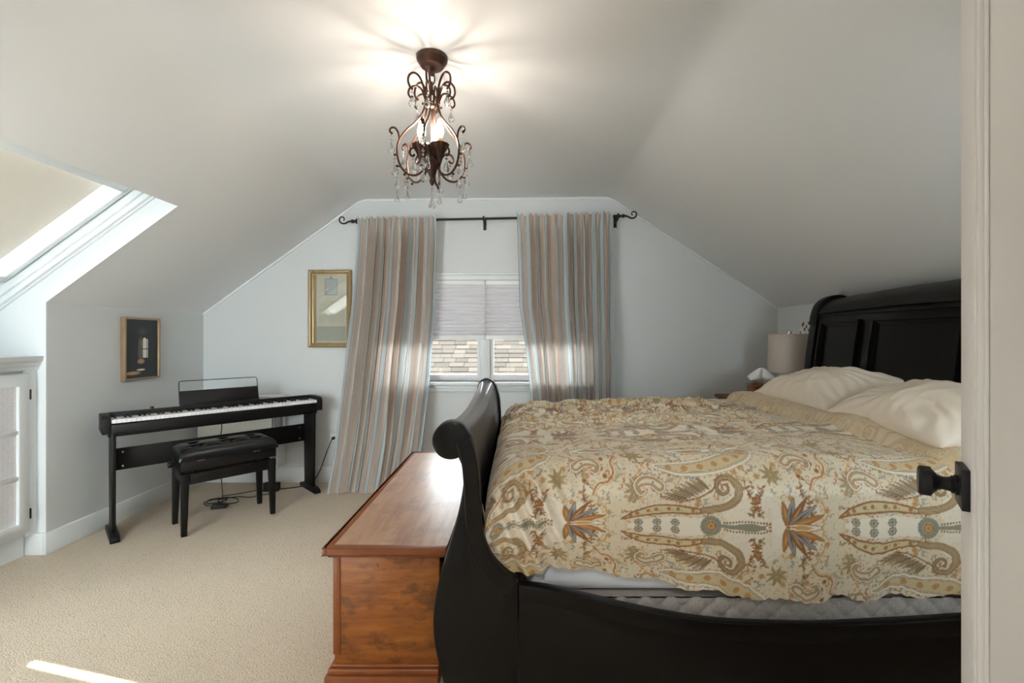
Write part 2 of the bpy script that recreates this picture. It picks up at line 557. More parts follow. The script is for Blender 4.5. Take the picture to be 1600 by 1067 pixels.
def catmull(pts, k=6, closed=False):
    P = [Vector(p) for p in pts]; n = len(P); out = []
    for i in range(n if closed else n-1):
        if closed:
            p0, p1, p2, p3 = P[(i-1) % n], P[i], P[(i+1) % n], P[(i+2) % n]
        else:
            p0, p1, p2, p3 = P[max(i-1, 0)], P[i], P[i+1], P[min(i+2, n-1)]
        for j in range(k):
            t = j/k
            out.append(0.5*((2*p1)+(p2-p0)*t+(2*p0-5*p1+4*p2-p3)*t*t+(3*p1-p0-3*p2+p3)*t**3))
    if not closed: out.append(P[-1])
    return out

def vnoise(x, y, seed=0):
    """smooth value noise, arrays in, -1..1 out"""
    r = np.random.default_rng(seed); T = r.uniform(-1, 1, (256, 256))
    xi = np.floor(x).astype(int); yi = np.floor(y).astype(int)
    fx = x-xi; fy = y-yi
    fx = fx*fx*(3-2*fx); fy = fy*fy*(3-2*fy)
    a = T[xi % 256, yi % 256]; b = T[(xi+1) % 256, yi % 256]; c = T[xi % 256, (yi+1) % 256]; d = T[(xi+1) % 256, (yi+1) % 256]
    return (a*(1-fx)+b*fx)*(1-fy)+(c*(1-fx)+d*fx)*fy

# ================================================================ SETTING
YB = 3.915                      # back wall
YF = 0.20                       # front wall, room side
XL, XR = -2.726, 2.213          # knee walls
ZL, ZR = 1.448, 1.498           # tops of the knee walls
CL, CR = (-1.366, 2.438), (0.782, 2.455)   # creases of the ceiling
YD = 2.616                      # far cheek of the dormer
OX, OZ = -1.968, ZL+(CL[1]-ZL)/(CL[0]-XL)*(-1.968-XL)   # top edge of dormer opening
e_ = Vector((XL-CL[0], 0, ZL-CL[1])).normalized()       # down the left slope
n_ = Vector((e_.z, 0, -e_.x))                           # outward normal
if n_.z < 0: n_ = -n_

def S(w, y, q):                 # dormer frame: w down the slope from the opening's top edge, q out of the slope
    p = Vector((OX, 0, OZ))+e_*w+n_*q
    return (p.x, y, p.z)

# floor
struct(build(M().box(-3.7, 2.4, -1.7, 4.05, -0.12, 0.0), 'floor', 'carpet'), 'beige loop-pile carpet floor', 'floor')

# ceiling: rounded creases, flat strip and both slopes
def fillet(p0, p1, p2, r, k=8):
    a = (Vector(p0)-Vector(p1)).normalized(); b = (Vector(p2)-Vector(p1)).normalized()
    A = Vector(p1)+a*r; B = Vector(p1)+b*r
    return [((1-t)**2*A+2*t*(1-t)*Vector(p1)+t*t*B) for t in [i/k for i in range(k+1)]]
rprof = fillet(CL, CR, (XR, ZR), 0.08)+[Vector((XR+0.1, ZR-0.067))]
_sl = (CL[1]-ZL)/(CL[0]-XL)
lprof_full = [Vector((XL-0.1, ZL-0.1*_sl))]+fillet((XL, ZL), CL, CR, 0.10)
lprof_cut = [Vector((OX, OZ))]+fillet((XL, ZL), CL, CR, 0.10)
cm = M()
for y0, y1, lp in ((-0.0+YF-0.15, 0.6, lprof_full), (0.6, YD, lprof_cut), (YD, YB+0.1, lprof_full)):
    pr = lp+rprof
    cm.grid([[(p.x, y, p.y) for p in pr] for y in (y0, y1)])
struct(build(cm, 'ceiling', 'ceiling', smooth=True, angle=60), 'pale grey attic ceiling with two sloped sides', 'ceiling')

# knee walls
struct(build(M().box(XL-0.1, XL, YD+0.006, YB+0.1, 0, ZL), 'wall_left', 'wall'), 'low pale grey knee wall behind the piano', 'wall')
struct(build(M().box(XL-0.1, XL, YF-0.1, 0.6, 0, ZL), 'wall_left', 'wall'), 'short knee wall beside the doorway wall', 'wall')
struct(build(M().box(XR, XR+0.1, YF-0.15, YB+0.1, 0, ZR+0.01), 'wall_right', 'wall'), 'low pale grey knee wall behind the headboard', 'wall')

# back gable wall with window opening
WX0, WX1, WZ0, WZ1 = -1.20, 0.59, 0.865, 1.735
wb = M()
wb.box(XL-0.1, WX0, YB, YB+0.14, 0, 2.6).box(WX1, XR+0.1, YB, YB+0.14, 0, 2.6)
wb.box(WX0, WX1, YB, YB+0.14, 0, WZ0).box(WX0, WX1, YB, YB+0.14, WZ1, 2.6)
struct(build(wb, 'wall_back', 'wall'), 'pale grey gable wall around the window', 'wall')

# front wall with the doorway the photograph is taken from
wf = M()
DX0, DX1 = -0.52, 0.335
FWX0, FWX1, FWZ0, FWZ1 = -2.62, -1.58, 0.62, 1.80     # windows added for fill daylight either side of the doorway, behind the camera
GX0, GX1 = 1.30, 2.04
GZ0, GZ1 = 1.06, 1.62
wf.box(-3.7, FWX0, YF-0.12, YF, 0, 2.7).box(FWX1, DX0, YF-0.12, YF, 0, 2.7).box(FWX0, FWX1, YF-0.12, YF, 0, FWZ0).box(FWX0, FWX1, YF-0.12, YF, FWZ1, 2.7)
wf.box(DX1, GX0, YF-0.12, YF, 0, 2.7).box(GX1, 2.4, YF-0.12, YF, 0, 2.7).box(GX0, GX1, YF-0.12, YF, 0, GZ0).box(GX0, GX1, YF-0.12, YF, GZ1, 2.7).box(DX0, DX1, YF-0.12, YF, 2.05, 2.7)
struct(build(wf, 'wall_front', 'wall'), 'pale wall around the open doorway', 'wall')
for wk, (A0, A1, B0, B1) in ((4, (FWX0, FWX1, FWZ0, FWZ1)), (5, (GX0, GX1, GZ0, GZ1))):
    fill_win = sthing('window_%d' % wk, 'added white framed gable window for fill light on the %s of the doorway wall' % ('dormer side' if wk == 4 else 'bed side'), 'window', ((A0+A1)/2, YF-0.06, B0))
    fr = M().ring((A0, A1, B0, B1), (A0+0.04, A1-0.04, B0+0.04, B1-0.04), YF-0.09, YF-0.04)
    build(fr, 'sash', 'white', fill_win)
    build(M().box(A0+0.01, A1-0.01, YF-0.067, YF-0.063, B0+0.01, B1-0.01), 'pane', 'glass', fill_win)
    build(M().box(A0-0.06, A1+0.06, YF-0.01, YF+0.05, B0-0.03, B0), 'sill', 'trim', fill_win, bevel=0.005)
# hall behind the doorway
wh = M()
wh.box(-1.15, -1.05, -1.7, YF-0.12, 0, 2.5).box(1.05, 1.15, -1.7, YF-0.12, 0, 2.5).box(-1.15, 1.15, -1.8, -1.7, 0, 2.5).box(-1.15, 1.15, -1.8, YF-0.12, 2.45, 2.55)
struct(build(wh, 'wall_hall', 'wall'), 'pale hall walls behind the doorway', 'wall')

# dormer: far cheek, near cheek, sloping lid with the blinded skylight and an added one
def cheek(y0, y1):
    poly = [(XL+0.0, 0), (XL+0.0, ZL)]
    poly += [(OX, OZ)]
    a, b = S(0, 0, 0.372), S(2.6, 0, 0.372)
    poly += [(a[0], a[2]), (b[0], b[2]), (-3.75, 0.5), (-3.75, 0)]
    return M().prism(poly, 'y', y0, y1)
struct(build(cheek(YD, YD+0.006), 'wall_dormer_far', 'trim'), 'white side wall of the skylight recess', 'wall')
struct(build(cheek(0.5, 0.6), 'wall_dormer_near', 'trim'), 'white near side wall of the skylight recess', 'wall')
WS0, WS1 = 0.16, 1.03           # skylight extent down the slope
SK = ((1.72, 2.575), (0.68, 1.22))  # second opening is added out of view to let in fill daylight
def slab(w0, w1, y0, y1, q0, q1, m=None):
    m = m or M()
    return m.hexa([S(w0, y0, q0), S(w1, y0, q0), S(w1, y1, q0), S(w0, y1, q0), S(w0, y0, q1), S(w1, y0, q1), S(w1, y1, q1), S(w0, y1, q1)])
ld = M()
slab(-0.05, WS0, 0.55, YD+0.05, 0.24, 0.37, ld); slab(WS1, 1.74, 0.55, YD+0.05, 0.24, 0.37, ld)
for a, b in ((0.55, SK[1][0]), (SK[1][1], SK[0][0]), (SK[0][1], YD+0.05)):
    slab(WS0, WS1, a, b, 0.24, 0.37, ld)
slab(-0.05, 0.0, 0.55, YD+0.05, 0.004, 0.3, ld)
struct(build(ld, 'ceiling_dormer', 'trim'), 'white sloping ceiling panel around the skylights', 'ceiling')
struct(build(M().box(-3.62, -3.52, 0.5, YD+0.1, 0, 1.3), 'wall_dormer_back', 'wall'), 'low wall behind the built-in cabinet', 'wall')

for k, (a, b) in enumerate(SK):
    w = sthing('window_%d' % (k+2), ('white-framed skylight behind a closed blind', 'added white-framed open skylight for fill light nearer the doorway')[k], 'skylight', S(WS1, (a+b)/2, 0.24))
    fr = M()
    slab(WS0-0.02, WS0+0.026, a-0.005, b+0.012, 0.215, 0.262, fr); slab(WS1-0.03, WS1+0.02, a-0.005, b+0.012, 0.215, 0.262, fr)
    slab(WS0-0.02, WS1+0.02, a-0.03, a+0.02, 0.215, 0.262, fr); slab(WS0-0.02, WS1+0.02, b-0.012, b+0.022, 0.215, 0.262, fr)
    build(fr, 'frame', 'trim', w, bevel=0.003)
    build(slab(WS0-0.02, WS1+0.02, a-0.02, b+0.02, 0.360, 0.366), 'pane', 'glass', w)
# the closed blind of the far skylight
a, b = SK[0]
bl = thing('skylight_blind', 'closed beige fabric blind covering the skylight', 'blind', S(WS1, (a+b)/2, 0.28))
build(slab(WS0+0.035, WS1-0.03, a+0.01, b-0.062, 0.268, 0.271), 'fabric', 'blind', bl)
build(slab(WS1-0.03, WS1-0.01, a+0.01, b-0.062, 0.263, 0.276), 'bottom_bar', 'trim', bl)

# stepped mouldings on the far cheek, running parallel to the slope
ti = 1
for q0, q1, pr in ((0.112, 0.124, 0.016), (0.124, 0.142, 0.030), (0.142, 0.166, 0.014), (0.166, 0.180, 0.028), (0.180, 0.214, 0.018)):
    mm = M()
    mm.hexa([S(-0.3, YD-pr, q0), S(1.9, YD-pr, q0), S(1.9, YD, q0), S(-0.3, YD, q0), S(-0.3, YD-pr, q1), S(1.9, YD-pr, q1), S(1.9, YD, q1), S(-0.3, YD, q1)])
    struct(build(mm, 'trim_%d' % ti, 'trim', bevel=0.003), 'white moulding strip on the skylight recess side, %s' % ('next to the plain board', 'second out from the plain board', 'middle one of five', 'second in from the skylight frame', 'next to the skylight frame')[ti-1], 'moulding'); ti += 1
# thin bead where gable wall meets the ceiling
bead = M()
path = [(XL+0.005, ZL-0.004), (CL[0]-0.025, CL[1]-0.035), (CL[0]+0.03, CL[1]-0.014), (CR[0]-0.03, CR[1]-0.014), (CR[0]+0.025, CR[1]-0.035), (XR-0.005, ZR-0.004)]
bead.tube([(x, YB-0.004, z) for x, z in path], 0.011, 8)
struct(build(bead, 'trim_6', 'trim', smooth=True), 'thin white bead where the gable wall meets the ceiling', 'moulding')

# baseboards
def baseb(name, poly_pts, label):
    return struct(build(poly_pts, name, 'trim', bevel=0.004), label, 'baseboard')
baseb('baseboard_left', M().box(XL, XL+0.016, YD-0.016, YB, 0, 0.125), 'tall white baseboard under the knee wall')
baseb('baseboard_back', M().box(XL, XR, YB-0.016, YB, 0, 0.135), 'tall white baseboard along the window wall')
baseb('baseboard_right', M().box(XR-0.016, XR, YF, YB, 0, 0.125), 'white baseboard behind the bed')
baseb('baseboard_dormer', M().box(-2.85, XL, YD-0.016, YD, 0, 0.125), 'short white baseboard return beside the cabinet')

# ---------------------------------------------------------------- window in the back wall
w1 = sthing('window_1', 'white double window with a centre post, above the chest', 'window', ((WX0+WX1)/2, YB, WZ0))
MX = -0.305                      # centre post
cs = M()
cs.box(WX0-0.09, WX0, YB-0.02, YB+0.001, WZ0, WZ1).box(WX1, WX1+0.09, YB-0.02, YB+0.001, WZ0, WZ1)
cs.box(WX0-0.09, WX1+0.09, YB-0.022, YB+0.001, WZ1, WZ1+0.042)
build(cs, 'casing', 'trim', w1, bevel=0.004)
build(M().box(WX0-0.11, WX1+0.11, YB-0.035, YB+0.001, WZ1+0.042, WZ1+0.062), 'head_cap', 'trim', w1, bevel=0.005)
build(M().box(WX0-0.12, WX1+0.12, YB-0.065, YB+0.09, WZ0-0.03, WZ0), 'sill', 'trim', w1, bevel=0.008)
build(M().box(WX0-0.09, WX1+0.09, YB-0.02, YB+0.001, WZ0-0.085, WZ0-0.03), 'apron', 'trim', w1, bevel=0.004)
build(M().box(WX0-0.09, WX1+0.09, YB-0.03, YB+0.001, WZ0-0.06, WZ0-0.047), 'apron_moulding', 'trim', w1, bevel=0.004)
build(M().box(MX-0.042, MX+0.042, YB+0.02, YB+0.13, WZ0, WZ1), 'centre_post', 'trim', w1, bevel=0.004)
for x0, x1 in ((WX0, MX-0.042), (MX+0.042, WX1)):
    fr = M().ring((x0, x1, WZ0, WZ1), (x0+0.03, x1-0.03, WZ0+0.055, WZ1-0.05), YB+0.05, YB+0.11)
    f_ = build(fr, 'sash', 'white', w1, bevel=0.004)
    build(M().box(x0+0.028, x1-0.028, YB+0.083, YB+0.087, WZ0+0.05, WZ1-0.045), 'pane', 'glass', f_)

# cellular shades
for k, (x0, x1) in enumerate(((WX0+0.006, MX-0.002), (MX+0.006, WX1-0.006))):
    sh = thing('cellular_shade', ('half-lowered white pleated shade beside the curtain that pools on the carpet', 'half-lowered white pleated shade with pull cord beside the curtain beyond the bed')[k], 'window shade', ((x0+x1)/2, YB+0.01, 1.22))
    build(M().box(x0, x1, YB-0.012, YB+0.016, WZ1-0.038, WZ1-0.002), 'head_rail', 'white', sh, bevel=0.004)
    zt, zb = WZ1-0.038, 1.262
    npl = 14
    pf = []; 
    for i in range(npl*2+1):
        t = i/(npl*2)
        zz = zt+(zb-zt)*(t**0.88 if t > 0 else 0)
        pf.append((zz, 0.0 if i % 2 == 0 else -0.020))
    g1 = [[(x, YB+0.002+d, z) for x in (x0, x1)] for z, d in pf]
    g2 = [[(x, YB+0.006-d, z) for x in (x0, x1)] for z, d in pf]
    build(M().grid(g1).grid(g2, True), 'pleated_fabric', 'shade', sh)
    build(M().box(x0, x1, YB-0.012, YB+0.016, zb-0.036, zb), 'bottom_rail', 'white', sh, bevel=0.004)
    if k == 1:
        build(M().tube([(MX+0.002, YB-0.018, WZ1-0.02), (MX+0.002, YB-0.018, 1.24)], 0.0035, 6), 'pull_cord', 'white', sh, smooth=True)

# ---------------------------------------------------------------- neighbour roof outside
RO = Vector((0, 7.0, -0.6)); RS = Vector((0, 0.83, 0.558)).normalized()
RN = Vector((0, -RS.z, RS.y))
nb = thing('neighbour_roof', 'grey-brown shingled roof of the house outside the window', 'roof', (0, 7.0, -3.0))
def RP(x, s, h): return tuple(Vector((x, 0, 0))+RO+RS*s+RN*h)
rm = M().hexa([RP(-6, -0.4, -0.15), RP(6, -0.4, -0.15), RP(6, 7, -0.15), RP(-6, 7, -0.15), RP(-6, -0.4, 0), RP(6, -0.4, 0), RP(6, 7, 0), RP(-6, 7, 0)])
build(rm, 'roof_deck', 'roofbase', nb, uv=lambda p: (p.x, (p-RO).dot(RS)))
build(M().box(-5.7, 5.7, 7.2, 10, -3.0, -0.55), 'house_wall', 'trim', nb)
build(M().tube([RP(-6, -0.45, -0.06), RP(6, -0.45, -0.06)], 0.06, 8), 'gutter', 'grey_plastic', nb, smooth=True)
sh_src = None
for r_ in range(17):
    s0 = 1.35+r_*0.15
    off = (r_ % 3)*0.11
    x = -2.45+off
    while x < 1.5:
        wd = random.choice((0.24, 0.29, 0.33))
        if sh_src is None:
            sm = M().hexa([(0.003, 0, 0.0), (0.997, 0, 0.0), (0.997, 1, 0.0), (0.003, 1, 0.0), (0.003, 0, 0.014), (0.997, 0, 0.014), (0.997, 1, 0.003), (0.003, 1, 0.003)])
            sh_src = build(sm, 'shingle', 'shingle', nb, local=True)
            o = sh_src
        else:
            o = sh_src.copy(); COL.objects.link(o); o.parent = nb
        p = Vector(RP(x, s0, 0.001))-Vector((0, 7.0, -3.0))
        o.location = p; o.rotation_euler = (math.atan2(RS.z, RS.y), 0, 0)
        o.scale = (wd-0.006, 0.165, 0.6+random.random()*0.9)
        x += wd

# ---------------------------------------------------------------- the open panelled door with knob
du = Vector((0.6, 0.8, 0)); dn = Vector((-0.8, 0.6, 0))
dk = Vector((0.731, 0.745, 0))                  # foot of the knob plate on the door face
door = sthing('door_1', 'open white panelled door with a black knob', 'door', (dk.x-du.x*0.7, dk.y-du.y*0.7, 0))
def DP(s, q, z): return tuple(dk+du*s+dn*q+Vector((0, 0, z)))
def dbox(s0, s1, q0, q1, z0, z1, m=None):
    m = m or M()
    return m.hexa([DP(s0, q0, z0), DP(s1, q0, z0), DP(s1, q1, z0), DP(s0, q1, z0), DP(s0, q0, z1), DP(s1, q0, z1), DP(s1, q1, z1), DP(s0, q1, z1)])
sE, sS = 0.055, -0.055                          # free edge, inner side of the stile
build(dbox(sS, sE, -0.04, 0, 0.008, 2.03), 'stile', 'door', door, bevel=0.002)
build(dbox(-0.70, -0.59, -0.04, 0, 0.008, 2.03), 'stile', 'door', door, bevel=0.002)
for z0, z1 in ((0.008, 0.22), (1.90, 2.03)):
    build(dbox(-0.59, sS, -0.04, 0, z0, z1), 'rail', 'door', door, bevel=0.002)
build(dbox(-0.59, sS, -0.028, -0.014, 0.22, 1.90), 'panel', 'door', door)
for (s0, s1, q) in ((sS-0.014, sS, -0.003), (sS-0.026, sS-0.014, -0.009), (-0.59, -0.576, -0.003), (-0.576, -0.564, -0.009)):
    build(dbox(s0, s1, -0.014, q, 0.22, 1.90), 'panel_moulding', 'door', door, bevel=0.0025, seg=3)
zk = 1.005
kp = build(dbox(-0.033, 0.033, 0.0, 0.0105, zk-0.033, zk+0.033), 'knob_plate', 'iron', door, bevel=0.0012)
kk = M()
prof = [(0.0165, 0.0105), (0.0165, 0.016), (0.0145, 0.017), (0.0145, 0.021), (0.012, 0.023), (0.0105, 0.034), (0.0125, 0.042), (0.021, 0.052), (0.0245, 0.054), (0.0245, 0.072), (0.022, 0.075), (0.0, 0.0755)]
kk.lathe(prof, 32)
kk.v = [DP(a, 0.0105+(c-0.0105)*0.78, zk+b) for a, b, c in kk.v]
build(kk, 'knob', 'iron', door, smooth=True, angle=30)
build(dbox(sE-0.001, sE+0.002, -0.032, -0.006, zk-0.03, zk+0.03), 'latch_plate', 'iron', door)

# added hall lamp (unseen behind the camera, fills the room with light)
hl = thing('hall_fill_lamp', 'added round flush fill lamp in the hall', 'ceiling lamp', (0, -0.75, 2.33))
build(M().lathe([(0.20, 0.10), (0.205, 0.12)], 32, (0, -0.75, 2.33)), 'base', 'white', hl, smooth=True)
build(M().lathe([(0.0, 0.0), (0.1, 0.01), (0.17, 0.05), (0.195, 0.10)], 32, (0, -0.75, 2.33)), 'diffuser', 'hall_fill_diffuser', hl, smooth=True)

# ================================================================ BUILT-IN CABINET
CX = -2.772
cab = thing('built_in_cabinet', 'white built-in cabinet with textured panel door below the skylight', 'cabinet', (-3.2, 2.0, 0))
build(M().box(-3.50, CX-0.02, 0.65, YD-0.002, 0.125, 1.06), 'carcass', 'trim', cab, bevel=0.003)
build(M().box(-3.50, -2.832, 0.65, YD-0.02, 0.0, 0.125), 'toe_kick', 'trim', cab)
crown = [(CX-0.02, 1.06), (CX+0.006, 1.06), (CX+0.008, 1.078), (CX+0.018, 1.086), (CX+0.020, 1.104), (CX+0.032, 1.112), (CX+0.036, 1.14), (CX-0.73, 1.14), (CX-0.73, 1.06)]
build(M().prism(crown, 'y', 0.65, YD-0.001), 'crown_moulding', 'trim', cab, bevel=0.002)
build(M().box(CX-0.02, CX-0.008, YD-0.06, YD-0.001, 0.125, 1.06), 'face_stile', 'trim', cab)
ye = YD-0.058
for k in range(3):
    y1 = ye-k*0.60; y0 = y1-0.585
    z0, z1 = 0.155, 1.045
    x0, x1 = CX-0.008, CX+0.016
    dr = M()
    dr.ring((y0, y1, z0, z1), (y0+0.055, y1-0.055, z0+0.06, z1-0.07), x0, x1)
    dr.v = [(b, a, c) for a, b, c in dr.v]
    do = build(dr, 'door', 'trim', cab, bevel=0.004)
    hz = (z1-0.07-z0-0.06)/3
    for j in range(3):
        zz = z0+0.06+hz*j
        build(M().box(x0, x0+0.008, y0+0.05, y1-0.05, zz, zz+hz), 'textured_insert', 'insert', do)
        if j: build(M().box(x0, x1-0.004, y0+0.05, y1-0.05, zz-0.011, zz+0.011), 'glazing_bar', 'trim', do, bevel=0.004)
    for zz in (z0+0.10, z1-0.12):
        build(M().tube([(x1-0.003, y1+0.004, zz-0.028), (x1-0.003, y1+0.004, zz+0.028)], 0.0055, 8), 'hinge', 'iron', do, smooth=True)

# ================================================================ DIGITAL PIANO, STAND, BENCH
PU = math.atan2(0.72, 0.69)
pc = (-2.148, 3.30, 0)
# local frame: x along the keyboard, -y towards the player
pst = thing('piano_stand', 'black wooden keyboard stand with crossboard under the piano', 'stand', pc, PU)
for s in (-1, 1):
    xx = s*0.605
    up = M().prism([(-0.085, 0.035), (0.085, 0.035), (0.10, 0.655), (-0.10, 0.655)], 'x', xx-0.010, xx+0.010)
    build(up, 'upright', 'black_wood', pst, local=True, bevel=0.002)
    ft = M().prism([(-0.165, 0.0), (0.15, 0.0), (0.15, 0.03), (0.10, 0.042), (-0.115, 0.042), (-0.155, 0.026), (-0.165, 0.018)], 'x', xx-0.024, xx+0.024)
    build(ft, 'foot', 'black', pst, local=True, bevel=0.004)
    for zz in (0.415, 0.505):
        c_ = M().lathe([(0.0065, 0), (0.0065, 0.002), (0.004, 0.003), (0.0, 0.003)], 12)
        c_.v = [(xx-s*0.055+a, 0.062-c, zz+b) for a, b, c in c_.v]
        build(c_, 'screw', 'chrome', pst, local=True, smooth=True)
build(M().box(-0.589, 0.589, 0.062, 0.08, 0.39, 0.53), 'crossboard', 'black_wood', pst, local=True, bevel=0.002)
build(M().box(-0.63, 0.63, -0.085, -0.055, 0.632, 0.655), 'support_rail', 'black_wood', pst, local=True)
build(M().box(-0.63, 0.63, 0.055, 0.085, 0.632, 0.655), 'support_rail', 'black_wood', pst, local=True)

dp = thing('digital_piano', 'slim black digital piano with full keyboard set across the corner', 'piano', (pc[0], pc[1], 0.655), PU)
bd = M()
bd.prism([(-0.116, 0.0), (0.116, 0.0), (0.116, 0.095), (0.105, 0.108), (0.040, 0.112), (0.036, 0.066), (-0.100, 0.060), (-0.106, 0.060), (-0.116, 0.055)], 'x', -0.618, 0.618)
build(bd, 'body', 'black', dp, local=True, bevel=0.002)
for s in (-1, 1):
    cpz = M().prism([(-0.116, 0.0), (0.116, 0.0), (0.116, 0.095), (0.105, 0.108), (0.02, 0.113), (-0.09, 0.108), (-0.112, 0.095), (-0.120, 0.07)], 'x', s*0.618, s*0.661)
    build(cpz, 'end_block', 'black', dp, local=True, bevel=0.005, seg=3)
build(M().box(-0.618, 0.618, 0.026, 0.030, 0.076, 0.090), 'key_felt', 'black', dp, local=True)
kw = 1.236/52
wsrc = None
for i in range(52):
    x = -0.618+i*kw
    if wsrc is None:
        wsrc = build(M().box(0.0006, kw-0.0006, -0.112, 0.033, 0.063, 0.086), 'white_key', 'ivory', dp, local=True, bevel=0.001, seg=1)
        wsrc.location = (x, 0, 0)
    else: dup(wsrc, dp, (x, 0, 0))
bsrc = None
for i in range(51):
    if i % 7 in (1, 4): continue          # first white key is A
    x = -0.618+(i+1)*kw
    if bsrc is None:
        bsrc = build(M().hexa([(-0.0055, -0.055, 0.085), (0.0055, -0.055, 0.085), (0.0055, 0.029, 0.085), (-0.0055, 0.029, 0.085),
                               (-0.0045, -0.047, 0.098), (0.0045, -0.047, 0.098), (0.0045, 0.029, 0.098), (-0.0045, 0.029, 0.098)]), 'black_key', 'black_gloss', dp, local=True, bevel=0.001, seg=1)
        bsrc.location = (x, 0, 0)
    else: dup(bsrc, dp, (x, 0, 0))
vk = M().lathe([(0.011, 0), (0.011, 0.014), (0.009, 0.017), (0, 0.017)], 16, (-0.40, 0.075, 0.109))
build(vk, 'volume_knob', 'black_gloss', dp, local=True, smooth=True)
# music rest: board with wire loop
mr = M().hexa([(-0.25, 0.070, 0.108), (0.25, 0.070, 0.108), (0.25, 0.076, 0.110), (-0.25, 0.076, 0.110),
               (-0.25, 0.100, 0.212), (0.25, 0.100, 0.212), (0.25, 0.106, 0.210), (-0.25, 0.106, 0.210)])
mo = build(mr, 'music_rest', 'black', dp, local=True, bevel=0.001)
lp = [(-0.248, 0.085, 0.12), (-0.248, 0.108, 0.24), (-0.246, 0.121, 0.275), (-0.235, 0.123, 0.28), (0.235, 0.123, 0.28), (0.246, 0.121, 0.275), (0.248, 0.108, 0.24), (0.248, 0.085, 0.12)]
build(M().tube(lp, 0.003, 6), 'wire_loop', 'iron', mo, local=True, smooth=True)
build(M().box(-0.25, 0.25, 0.052, 0.071, 0.106, 0.118), 'rest_ledge', 'black', mo, local=True, bevel=0.002)

# bench
bn = thing('piano_bench', 'black piano bench with tufted vinyl seat', 'bench', (-2.03, 3.13, 0), PU)
L, D = 0.57, 0.335
nx, ny = 56, 34
top = []
dim = [(-0.17, 0.06), (-0.17, -0.06), (0.0, 0.06), (0.0, -0.06), (0.17, 0.06), (0.17, -0.06)]
P = []
for j in range(ny+1):
    row = []
    for i in range(nx+1):
        a = -1+2*i/nx; b = -1+2*j/ny
        x, y = a*L/2, b*D/2
        ed = (1-abs(a)**10)*(1-abs(b)**7)
        z = 0.482+0.055*max(ed, 0)**0.35+0.012*(1-a*a)*(1-b*b)
        for cx, cy_ in dim:
            d = math.hypot(x-cx, y-cy_)
            z -= 0.020*math.exp(-(d/0.022)**2)
            z -= 0.006*math.exp(-(d/0.05)**2)
        row.append((x, y, z))
    P.append(row)
cu = M().grid(P)
rim = [P[0][i] for i in range(nx)]+[P[j][nx] for j in range(ny)]+[P[ny][i] for i in range(nx, 0, -1)]+[P[j][0] for j in range(ny, 0, -1)]
nr = len(rim)
cu.add(rim+[(x, y, 0.468) for x, y, z in rim], [(k, (k+1) % nr, (k+1) % nr+nr, k+nr) for k in range(nr)]+[tuple(range(nr, 2*nr))])
seat = build(cu, 'seat', 'leather', bn, local=True, smooth=True, angle=75)
for cx, cy_ in dim:
    build(M().lathe([(0.0085, 0), (0.0075, 0.004), (0.0, 0.0055)], 12, (cx, cy_, 0.523)), 'tuft_button', 'leather', seat, local=True, smooth=True)
build(M().box(-L/2+0.012, L/2-0.012, -D/2+0.012, D/2-0.012, 0.405, 0.468), 'seat_box', 'black_wood', bn, local=True, bevel=0.003)
for xx in (-0.17, 0.15):
    build(M().box(xx-0.022, xx+0.022, -D/2+0.006, -D/2+0.013, 0.462, 0.467), 'hinge', 'chrome', bn, local=True)
for sx in (-1, 1):
    for sy in (-1, 1):
        cx, cy_ = sx*(L/2-0.035), sy*(D/2-0.03)
        a, b = 0.022, 0.015
        ox, oy = sx*0.006, sy*0.004
        build(M().hexa([(cx+ox-b, cy_+oy-b, 0), (cx+ox+b, cy_+oy-b, 0), (cx+ox+b, cy_+oy+b, 0), (cx+ox-b, cy_+oy+b, 0),
                        (cx-a, cy_-a, 0.388), (cx+a, cy_-a, 0.388), (cx+a, cy_+a, 0.388), (cx-a, cy_+a, 0.388)]), 'leg', 'black_wood', bn, local=True, bevel=0.003)
for sy in (-1, 1):
    y = sy*(D/2-0.03)
    build(M().box(-L/2+0.06, L/2-0.06, y-0.01, y+0.01, 0.318, 0.382), 'apron', 'black_wood', bn, local=True, bevel=0.002)
for sx in (-1, 1):
    x = sx*(L/2-0.035)
    build(M().box(x-0.01, x+0.01, -D/2+0.05, D/2-0.05, 0.318, 0.382), 'apron', 'black_wood', bn, local=True, bevel=0.002)
lift = M()
for sx in (-1, 1):
    lift.tube([(sx*0.2, -0.09, 0.375), (sx*0.2, -0.09, 0.41)], 0.008, 8); lift.tube([(sx*0.2, 0.09, 0.375), (sx*0.2, 0.09, 0.41)], 0.008, 8)
build(lift, 'lift_scissor', 'iron', bn, local=True, smooth=True)
kb = M().lathe([(0.006, 0.0), (0.006, 0.016), (0.020, 0.018), (0.022, 0.024), (0.022, 0.038), (0.019, 0.042), (0, 0.042)], 20)
kb.v = [(-L/2+0.012-c, a, 0.432+b) for a, b, c in kb.v]
build(kb, 'height_knob', 'black', bn, local=True, smooth=True)

# ================================================================ FLOOR CONSOLE HEATER, OUTLET, CABLES
hx0, hx1, hy0 = -2.655, -2.005, 3.725
hp = thing('floor_console_heater', 'white floor-mounted console heater on the wall behind the piano', 'heater', ((hx0+hx1)/2, 3.82, 0.15))
build(M().box(hx0, hx1, hy0+0.025, YB-0.017, 0.16, 0.76), 'casing', 'white', hp, bevel=0.012, seg=3)
build(M().box(hx0+0.01, hx1-0.03, hy0, hy0+0.03, 0.19, 0.70), 'front_panel', 'cream_plastic', hp, bevel=0.008, seg=3)
build(M().box(hx1-0.028, hx1-0.006, hy0+0.012, hy0+0.03, 0.19, 0.70), 'side_strip', 'grey_plastic', hp, bevel=0.003)
for k in range(5):
    build(M().box(hx0+0.04, hx1-0.05, hy0+0.022, hy0+0.034, 0.708+k*0.009, 0.712+k*0.009), 'vent_slat', 'grey_plastic', hp)
